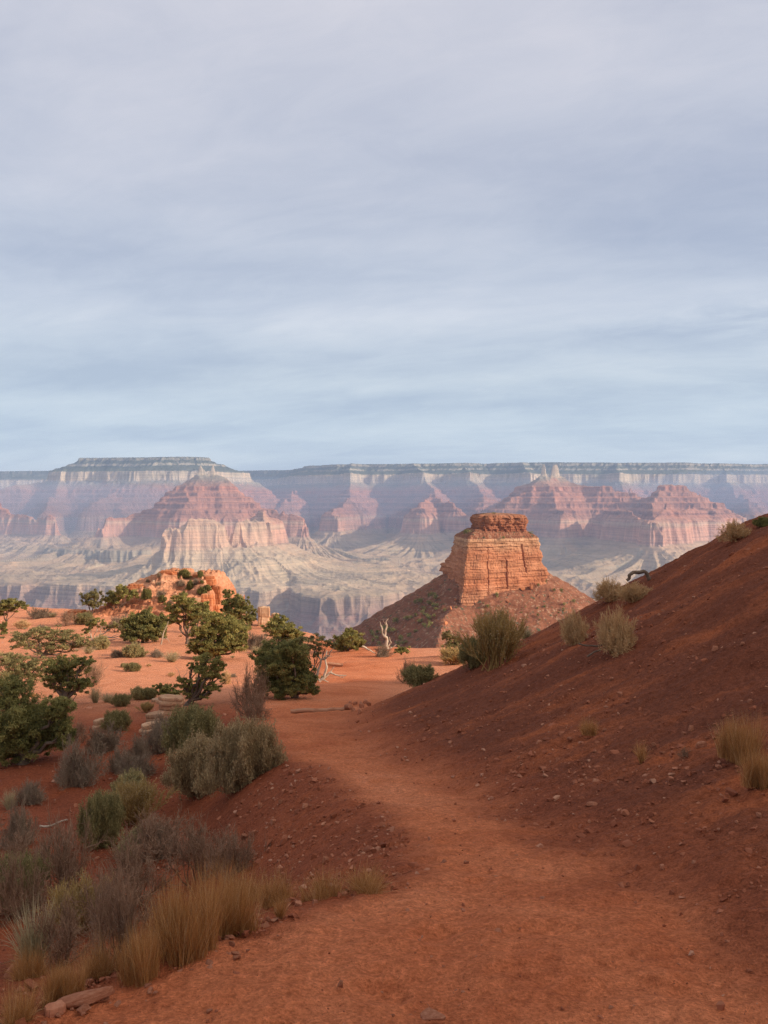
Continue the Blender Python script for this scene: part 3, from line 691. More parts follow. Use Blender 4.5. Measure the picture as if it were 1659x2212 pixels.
def norm_mesh(name, A, tint, lf, width_q=0.97):
    """shrub meshes scaled so that the plant is 1 wide and 1 tall"""
    P = A[1]; w = np.quantile(np.abs(P[:, :2]), width_q)*2; h = np.quantile(P[:, 2], 0.985)
    sc = np.array([1/w, 1/w, 1/h])
    V, Fq = prisms(A[0], A[1], A[2], A[3])
    me = raw_mesh(name+'_stems', V*sc, Fq); add_attr(me, 'tint', np.repeat(tint, 6))
    ml = None
    if lf is not None:
        ml = raw_mesh(name+'_foliage', lf[0]*sc, lf[1]); add_attr(ml, 'tint', lf[2])
    return me, ml
def grass_data(seed, n=700, spread=0.55, curl=0.5, wid=0.006, base=0.22, lean=(0, 0), tuss=0):
    rg = np.random.default_rng(seed)
    ph = rg.uniform(0, 2*math.pi, n); rr = base*np.sqrt(rg.uniform(0, 1, n))
    P = np.column_stack([rr*np.cos(ph), rr*np.sin(ph), np.full(n, -0.02)])
    tz = np.ones(n)
    if tuss:
        tc_ = rg.uniform(-1, 1, (tuss, 2))*base; th_ = rg.uniform(0.5, 1.0, tuss); ti = rg.integers(0, tuss, n)
        P[:, :2] = tc_[ti]+rg.normal(0, base*0.22, (n, 2)); tz = th_[ti]
    D = dirs(n, spread, rg, 0.7); D[:, 0] += rr*np.cos(ph)*0.9+lean[0]; D[:, 1] += rr*np.sin(ph)*0.9+lean[1]; D /= np.linalg.norm(D, axis=1)[:, None]
    L = rg.uniform(0.25, 1.0, n)**0.8*tz; tint = rg.uniform(0, 1, n)
    out = np.column_stack([D[:, :2], np.zeros(n)]); out /= np.linalg.norm(out, axis=1)[:, None]+1e-9
    side = np.cross(D, rg.normal(0, 1, (n, 3))); side /= np.linalg.norm(side, axis=1)[:, None]+1e-9
    rows = []; c = curl*(0.1+1.9*rg.uniform(0, 1, n)**3)
    for i, t in enumerate((0, 0.35, 0.7, 1.0)):
        p = P+D*(L*t)[:, None]+out*(c*L*t*t*0.35)[:, None]-np.array([0, 0, 1.])*(c*L*t*t*0.22)[:, None]
        w = wid*(1, 0.9, 0.6, 0.12)[i]
        rows.append(np.stack([p-side*w, p+side*w], 1))
    V = np.stack(rows, 1).reshape(-1, 3)
    b = np.arange(n)[:, None, None]*8; k = np.array([[0, 1, 3, 2], [2, 3, 5, 4], [4, 5, 7, 6]])[None]
    Fq = (b+k).reshape(-1, 4)
    w = np.quantile(np.abs(V[:, :2]), 0.98)*2; h = np.quantile(V[:, 2], 0.985)
    me = raw_mesh('grass_blades', V*np.array([1/w, 1/w, 1/h]), Fq); add_attr(me, 'tint', np.repeat(tint, 8))
    return me

PROTO = {}
def shrub_proto(key, sm, lm, name, seeds, **kw):
    PROTO[key] = []
    for sd_ in seeds:
        A, t, lf = shrub_data(sd_, **kw); PROTO[key].append((*norm_mesh(name, A, t, lf), MAT[sm], MAT[lm] if lm else None))
shrub_proto('grey', 'greytwig', 'greyleaf', 'grey_shrub', (1, 2), n0=70, spread=1.35, n1=6, n2=4, l1=0.40, l2=0.17, leaf=2, leafsize=0.022, r0=0.008, r2=0.003, base=0.14)
shrub_proto('big', 'greytwig', 'greyleaf', 'big_shrub', (3,), n0=130, spread=1.4, n1=7, n2=5, l1=0.36, l2=0.15, leaf=2, leafsize=0.016, r0=0.007, r2=0.0024, base=0.2)
shrub_proto('dark', 'greenbroom', 'olive', 'dark_shrub', (4, 5), n0=70, spread=0.9, n1=7, n2=5, l1=0.45, l2=0.2, leaf=2, leafsize=0.018, r0=0.008, r2=0.003, base=0.16, up=0.12)
shrub_proto('twig', 'purple', None, 'bare_shrub', (6, 7, 8), n0=16, spread=1.05, n1=4, n2=3, l1=0.55, l2=0.28, dev=0.62, r0=0.012, r2=0.0034, base=0.14, jit=0.22)
shrub_proto('blue', 'blue', None, 'blue_grey_shrub', (9, 10), n0=36, spread=1.35, lmin=0.4, n1=5, n2=4, l1=0.42, l2=0.2, r0=0.008, r2=0.0034, base=0.14)
shrub_proto('broom', 'broom', 'greyleaf', 'broom_shrub', (11, 12), n0=44, spread=0.85, n1=5, n2=3, l1=0.5, l2=0.26, dev=0.30, r0=0.010, r2=0.0038, base=0.12, up=0.07, jit=0.1, leaf=1, leafsize=0.012, lmin=0.5)
shrub_proto('tan', 'tan', None, 'tan_shrub', (13, 14), n0=42, spread=1.25, lmin=0.5, n1=5, n2=4, l1=0.45, l2=0.22, r0=0.008, r2=0.0036, base=0.10, dev=0.6)
shrub_proto('yellow', 'tan', 'yellow', 'yellow_shrub', (15, 16), n0=60, spread=1.2, n1=5, n2=4, l1=0.4, l2=0.18, leaf=2, leafsize=0.024, r0=0.008, r2=0.003, base=0.15)
shrub_proto('green', 'bark', 'pinyon', 'green_bush', (17, 18), n0=40, spread=1.35, n1=5, n2=4, l1=0.4, l2=0.18, leaf=4, leafsize=0.026, r0=0.010, r2=0.003, base=0.12)
for key, mt, seeds, kw in (('gold', 'gold', (21, 22), dict(n=3600, spread=0.36, curl=0.7, wid=0.0030, base=0.40, tuss=11)), ('tuft', 'gold', (23, 24), dict(n=520, spread=0.75, curl=0.9, wid=0.005, base=0.12)),
                           ('low', 'gold', (25, 26), dict(n=1500, spread=0.8, curl=1.1, wid=0.0035, base=0.5, tuss=9)), ('straw', 'straw', (27, 28), dict(n=500, spread=0.7, curl=0.9, wid=0.008, base=0.16))):
    PROTO[key] = [(grass_data(sd_, **kw), None, MAT[mt], None) for sd_ in seeds]
used = {}
def plant(kind, name, cat, label, u0, u1, v0, v1, Y=None, group=None, vb=None, tilt=0.0, pos=None):
    """a plant that fills (u0..u1, v0..v1) of the photograph, rooted on the ground under its foot"""
    i = used.get(kind, 0); used[kind] = i+1
    pr = PROTO[kind][i % len(PROTO[kind])]
    g = pos if pos is not None else at((u0+u1)/2, vb or v1, Y)
    w = 0.92*(u1-u0)/F*g[1]; h = 0.90*(v1-v0)/F*g[1]
    rot = rng.uniform(0, 6.28)
    if pr[1] is None:
        o = link(name, pr[0]); 
        if not pr[0].materials: pr[0].materials.append(pr[2])
    else:
        o = empty(name)
        link('stems', pr[0], pr[2], o); link('foliage', pr[1], pr[3], o)
    o.location = g-np.array([0, 0, 0.015*h]); o.rotation_euler = (0, tilt, rot if tilt == 0 else 0); o.scale = (w, w*rng.uniform(.85, 1.1), h)
    return props(o, label, cat, group)

# ------------------------------------------------------------------ junipers and pinyons
def tree(name, cat, label, base, blobs, leaf='juniper', Y=None, trunk_r=0.07, dens=1.0, lsize=None, group=None, dead=None, seed=None, limb=None, gap=0.0, extra=None):
    rg = np.random.default_rng(seed if seed is not None else int(base[0]*7+base[1]))
    g = at(base[0], base[1], Y); Yb = g[1]; k = Yb/F
    root = empty(name, g); props(root, label, cat, group)
    rel = lambda u, v, dy=0.0: np.array([(u-U0)/F*(Yb+dy)-g[0], dy, -(v-V0)/F*(Yb+dy)-g[2]])
    ls = lsize or max(0.018, Yb*0.00100)
    L = []; T = []; cen = []
    for (u, v, ru, rv) in blobs:
        dy = rg.uniform(-0.8, 0.8)*ru*k
        c = rel(u, v, dy); r = np.array([ru*k, ru*k*0.95, rv*k]); cen.append((c, r))
        nc = max(9, int(25*dens*(ru*rv*k*k/(ls*ls*60))**0.6))
        d = rg.normal(0, 1, (nc, 3)); d /= np.linalg.norm(d, axis=1)[:, None]
        cc = c+d*r*rg.uniform(0.30, 1.18, nc)[:, None]
        rcl = 0.175*r*rg.uniform(0.5, 1.5, (nc, 1))
        m = int(np.clip(70*dens, 26, 110)); ti = np.clip(rg.normal(0.5, 0.24, nc), 0, 1)
        p = cc[:, None]+rg.normal(0, 0.52, (nc, m, 3))*rcl[:, None]
        keep = rg.uniform(0, 1, (nc, m)) > gap
        L.append(p[keep]); T.append(np.clip((ti[:, None]+rg.normal(0, 0.16, (nc, m)))[keep], 0, 1))
    P = np.concatenate(L); tint = np.concatenate(T)
    ok = P[:, 2] > 0.02; P = P[ok]; tint = tint[ok]
    V, Fq, t = leaf_quads(P, ls*1.25, rg, tint, 0.34, 0.45)
    # trunk and limbs reach every clump of the crown
    parts = []
    top = np.mean([c for c, r in cen], 0); fork = np.array([top[0]*0.30, 0, max(0.18*top[2], 0.06)])
    tp = smooth_path([[0, 0, -0.12], fork*0.5+rg.normal(0, 0.02, 3), fork], 8, 0.02, rg)
    parts.append(tube(tp, np.linspace(trunk_r*1.25, trunk_r*0.85, 8)))
    for c, r in cen:
        mid = fork*0.45+c*0.55+np.array([0, 0, -0.25*r[2]])+rg.normal(0, 0.10, 3)*np.linalg.norm(c-fork)*0.7
        lp = smooth_path([fork, mid, c+np.array([0, 0, 0.2*r[2]])], 10, 0.05*np.linalg.norm(c-fork), rg)
        parts.append(tube(lp, np.linspace(trunk_r*0.6, trunk_r*0.12, 10), 5))
        for _ in range(4):
            e = c+rg.normal(0, 0.5, 3)*r
            parts.append(tube(smooth_path([lp[6], (lp[6]+e)/2+rg.normal(0, .05, 3), e], 6, 0.02, rg), np.linspace(trunk_r*0.22, trunk_r*0.05, 6), 4))
    tv, tf = join(parts)
    mt = raw_mesh('trunk', tv, tf, True); add_attr(mt, 'tint', rg.uniform(0, 1, len(tv)))
    link('trunk', mt, MAT['dead' if limb == 'dead' else 'bark'], root)
    mc = raw_mesh('crown', V, Fq); add_attr(mc, 'tint', t); link('crown', mc, MAT[leaf], root)
    if extra:
        ps = []
        for path, ra in extra: ps.append(tube(smooth_path([rel(*q) for q in path], 14, 0.02, rg), np.linspace(ra, ra*0.25, 14), 5))
        ev, ef = join(ps); me = raw_mesh('dead_branch', ev, ef, True); add_attr(me, 'tint', rg.uniform(0.2, 1, len(ev)))
        props(link('dead_branch', me, MAT['dead'], root), 'bleached bare branch')
    return root

def wood(name, cat, label, paths, Y=None, base=None, mat='dead', group=None, seed=1, lift=0.0, wob=0.5):
    """dead wood: bent limbs through points (u, v, dy) of the photograph at the distance of its base"""
    rg = np.random.default_rng(seed); g = at(base[0], base[1], Y); Yb = g[1]
    ps = []
    for pts, ra, rb in paths:
        q = [np.array([(p_[0]-U0)/F*(Yb+(p_[2] if len(p_) > 2 else 0))-g[0], (p_[2] if len(p_) > 2 else 0), -(p_[1]-V0)/F*(Yb+(p_[2] if len(p_) > 2 else 0))-g[2]+lift]) for p_ in pts]
        n = max(8, 4*len(q)); ps.append(tube(smooth_path(q, n, ra*wob, rg), np.linspace(ra, rb, n)*rg.uniform(0.85, 1.15, n), 6))
    V, Fq = join(ps); me = raw_mesh(name, V, Fq, True); add_attr(me, 'tint', np.clip(rg.normal(0.5, 0.25, len(V)), 0, 1))
    return props(link(name, me, MAT[mat], None, g), label, cat, group)

TREES = [
    # name, category, label, base, blobs (u, v, ru, rv), options
    ('juniper_tree', 'Large dark shaded juniper at the left edge, lowest and nearest of the trees', (52, 1650), [(20, 1500, 46, 40), (70, 1545, 52, 34), (25, 1570, 50, 46), (110, 1575, 42, 30), (60, 1605, 58, 28), (125, 1530, 34, 26), (15, 1620, 40, 26), (140, 1590, 22, 24)], dict(leaf='pinyon', dens=1.5, trunk_r=0.09)),
    ('juniper_tree', 'gnarled juniper with a thick short trunk just above the big shaded tree', (139, 1522), [(120, 1440, 34, 18), (150, 1448, 40, 20), (180, 1432, 24, 13), (128, 1475, 26, 20), (170, 1480, 28, 16), (186, 1472, 18, 10), (110, 1462, 20, 16), (150, 1425, 26, 10)], dict(leaf='pinyon', dens=1.1, trunk_r=0.085)),
    ('juniper_tree', 'pale grey-green juniper leaning over the left edge beside the gnarled one', (35, 1500), [(20, 1425, 34, 18), (60, 1430, 34, 16), (30, 1455, 40, 20), (75, 1455, 28, 16), (10, 1480, 30, 20), (95, 1440, 18, 10)], dict(leaf='olive', dens=1.0, gap=0.15)),
    ('juniper_tree', 'wide flat-topped olive juniper with several slanting trunks on the left flat', (88, 1422), [(45, 1375, 34, 13), (85, 1364, 34, 13), (125, 1370, 36, 15), (160, 1382, 30, 14), (100, 1388, 40, 13), (50, 1392, 28, 11), (135, 1395, 32, 12), (180, 1390, 16, 12)], dict(leaf='olive', dens=0.9, gap=0.2, trunk_r=0.10)),
    ('juniper_tree', 'round dark green juniper standing on open red soil with a flat shaded front', (308, 1388), [(285, 1350, 22, 24), (310, 1338, 26, 22), (338, 1345, 22, 24), (300, 1368, 28, 20), (332, 1370, 24, 18), (276, 1368, 14, 16), (350, 1355, 10, 22)], dict(leaf='pinyon', dens=1.5, trunk_r=0.10)),
    ('juniper_tree', 'juniper with an open crown and forked pale trunk below the rock knoll', (404, 1392), [(375, 1316, 22, 16), (405, 1308, 28, 15), (390, 1296, 22, 12), (430, 1322, 26, 15), (378, 1336, 16, 12), (418, 1335, 26, 14), (440, 1308, 14, 9), (394, 1287, 9, 12)], dict(leaf='juniper', dens=1.2, trunk_r=0.10)),
    ('juniper_tree', 'broad bushy juniper with foliage to the ground, the widest tree of the middle', (468, 1425), [(455, 1335, 28, 16), (485, 1345, 32, 18), (440, 1360, 32, 18), (505, 1365, 28, 18), (470, 1370, 36, 20), (430, 1388, 26, 16), (460, 1395, 36, 16), (500, 1392, 32, 18), (420, 1400, 18, 12), (525, 1380, 14, 14), (450, 1410, 28, 10)], dict(leaf='juniper', dens=1.3, trunk_r=0.12)),
    ('juniper_tree', 'leaning juniper beside the stacked sandstone slabs with a crown climbing to the right', (402, 1524), [(450, 1425, 30, 13), (475, 1440, 16, 12), (445, 1448, 28, 13), (465, 1462, 24, 12), (420, 1440, 14, 10), (430, 1478, 28, 12), (458, 1485, 18, 10), (395, 1475, 20, 12), (410, 1495, 18, 11), (440, 1500, 14, 7)], dict(leaf='juniper', dens=1.1, trunk_r=0.085, extra=[([(398, 1490), (392, 1465), (386, 1448), (378, 1440)], 0.012), ([(396, 1475), (402, 1455), (408, 1436)], 0.009)])),
    ('juniper_tree', 'dark bushy juniper by the trail log, the darkest and fullest tree beside the trail', (637, 1508), [(590, 1400, 28, 20), (625, 1402, 36, 22), (575, 1425, 32, 22), (610, 1435, 40, 24), (650, 1440, 26, 26), (595, 1462, 36, 24), (635, 1475, 36, 24), (575, 1475, 26, 22), (605, 1490, 32, 18), (665, 1470, 20, 22), (678, 1490, 14, 10)], dict(leaf='pinyon', dens=1.5, trunk_r=0.09, extra=[([(640, 1508), (638, 1470), (634, 1435), (628, 1415)], 0.045)])),
    ('pinyon_tree', 'twisted pinyon with a bare bent trunk leaning right and a sparse flat crown', (668, 1497), [(640, 1388, 26, 9), (668, 1378, 26, 9), (695, 1385, 24, 9), (715, 1392, 18, 8), (680, 1398, 24, 8), (652, 1402, 20, 8), (684, 1412, 10, 9)], dict(leaf='olive', dens=0.9, gap=0.2, trunk_r=0.03, limb='bark', extra=[([(668, 1497), (682, 1468), (692, 1440), (694, 1424), (684, 1414), (676, 1402)], 0.055), ([(694, 1425), (708, 1419), (714, 1405), (722, 1398)], 0.03), ([(700, 1420), (710, 1415), (718, 1418)], 0.02), ([(688, 1448), (676, 1440), (670, 1428)], 0.022)])),
    ('juniper_tree', 'low green juniper right behind the twisted pinyon at the edge of the flat', (752, 1407), [(738, 1385, 18, 14), (762, 1378, 20, 14), (750, 1395, 24, 10), (775, 1390, 13, 12), (733, 1398, 14, 8), (755, 1366, 14, 8)], dict(leaf='juniper', dens=1.3)),
    ('juniper_tree', 'conical green juniper behind the trailside tree, beside the square boulder', (608, 1388), [(602, 1338, 16, 10), (590, 1350, 20, 11), (615, 1350, 22, 12), (600, 1364, 30, 12), (632, 1364, 20, 12), (612, 1376, 34, 9), (645, 1374, 12, 8)], dict(leaf='juniper', dens=1.2)),
    ('juniper_tree', 'tall juniper in the notch right of the rock knoll', (492, 1362), [(492, 1285, 13, 11), (505, 1300, 18, 12), (486, 1308, 12, 14), (520, 1298, 18, 13), (500, 1322, 22, 13), (528, 1318, 18, 14), (510, 1340, 26, 12), (538, 1338, 12, 12)], dict(leaf='pinyon', dens=1.2, Y=78)),
    ('juniper_tree', 'grey-green juniper on the left skyline standing on a dark ledge', (196, 1312), [(185, 1292, 13, 12), (203, 1285, 16, 12), (212, 1296, 12, 10), (190, 1302, 16, 8), (206, 1304, 14, 7)], dict(leaf='olive', dens=1.0, trunk_r=0.08)),
    ('juniper_tree', 'wide green juniper at the left foot of the rock knoll', (255, 1306), [(240, 1288, 16, 12), (262, 1276, 18, 12), (282, 1284, 18, 10), (250, 1296, 20, 8), (232, 1298, 10, 8)], dict(leaf='juniper', dens=1.2, trunk_r=0.09)),
    ('juniper_tree', 'rounded juniper directly in front of the rock knoll and its pale twigs', (288, 1330), [(278, 1308, 14, 13), (298, 1304, 18, 13), (312, 1314, 14, 10), (288, 1318, 20, 9)], dict(leaf='juniper', dens=1.1, trunk_r=0.08)),
    ('juniper_tree', 'olive juniper standing between the knoll and the open-crowned juniper', (338, 1325), [(326, 1306, 14, 10), (344, 1310, 14, 9), (335, 1316, 18, 7)], dict(leaf='olive', dens=1.0)),
    ('juniper_tree', 'umbrella-shaped juniper leaning over the far left skyline', (10, 1352), [(8, 1306, 20, 11), (30, 1302, 18, 9), (46, 1310, 14, 8), (18, 1316, 22, 7), (0, 1322, 14, 10)], dict(leaf='pinyon', dens=1.2)),
    ('juniper_tree', 'small clump of juniper cut by the left edge under the umbrella-shaped one', (2, 1372), [(6, 1348, 9, 8), (2, 1360, 12, 9), (10, 1364, 7, 7)], dict(leaf='pinyon', dens=1.1)),
    ('juniper_tree', 'small juniper with a bare bleached trunk between the flat-topped and the round ones', (200, 1395), [(212, 1342, 15, 9), (200, 1350, 14, 7), (222, 1348, 9, 7), (188, 1362, 12, 6)], dict(leaf='juniper', dens=1.0, limb='dead', trunk_r=0.07)),
    ('juniper_tree', 'low spreading juniper bush just left of the stacked sandstone slabs', (362, 1510), [(348, 1484, 14, 10), (366, 1488, 16, 11), (380, 1498, 12, 9), (356, 1500, 20, 8)], dict(leaf='juniper', dens=1.2, trunk_r=0.03)),
    ('juniper_tree', 'small bright green juniper beside the bleached snag', (868, 1414), [(860, 1402, 9, 7), (874, 1400, 9, 7), (868, 1408, 14, 5)], dict(leaf='juniper', dens=1.1, trunk_r=0.04)),
    ('juniper_tree', 'yellow-green juniper bush at the foot of the butte, left of the upright broom shrub', (975, 1420), [(962, 1374, 12, 10), (978, 1382, 14, 10), (990, 1394, 12, 9), (968, 1394, 12, 9)], dict(leaf='olive', dens=1.1, Y=24, trunk_r=0.03)),
    ('juniper_tree', 'small juniper between the round dark one and the open-crowned one', (352, 1352), [(344, 1338, 12, 9), (360, 1340, 12, 9), (352, 1346, 14, 6)], dict(leaf='juniper', dens=1.0, trunk_r=0.05)),
    ('juniper_tree', 'low grey-green juniper left of the round dark one', (246, 1366), [(236, 1354, 11, 8), (250, 1350, 12, 8), (262, 1358, 9, 7)], dict(leaf='olive', dens=1.0, trunk_r=0.05)),
    ('juniper_tree', 'dark juniper crowded against the right foot of the knoll', (512, 1372), [(500, 1350, 16, 12), (518, 1346, 16, 12), (532, 1356, 14, 10), (512, 1362, 20, 8)], dict(leaf='pinyon', dens=1.1, Y=70)),
    ('juniper_tree', 'juniper top showing behind the tall one in the notch', (544, 1350), [(536, 1312, 9, 10), (545, 1324, 10, 12), (538, 1336, 14, 9)], dict(leaf='juniper', dens=1.0, Y=76)),
    ('juniper_tree', 'wide low juniper at the left base of the knoll below its ledge', (268, 1322), [(256, 1310, 12, 8), (272, 1306, 14, 9), (286, 1312, 10, 7)], dict(leaf='juniper', dens=1.1)),
    ('juniper_tree', 'bushy juniper at the front foot of the knoll among brown bushes', (382, 1318), [(372, 1302, 11, 9), (386, 1298, 13, 9), (396, 1306, 10, 8)], dict(leaf='pinyon', dens=1.1)),
]
for nm, lab, b, bl, kw in TREES: tree(nm, 'tree', lab[0].lower()+lab[1:], b, bl, **kw)

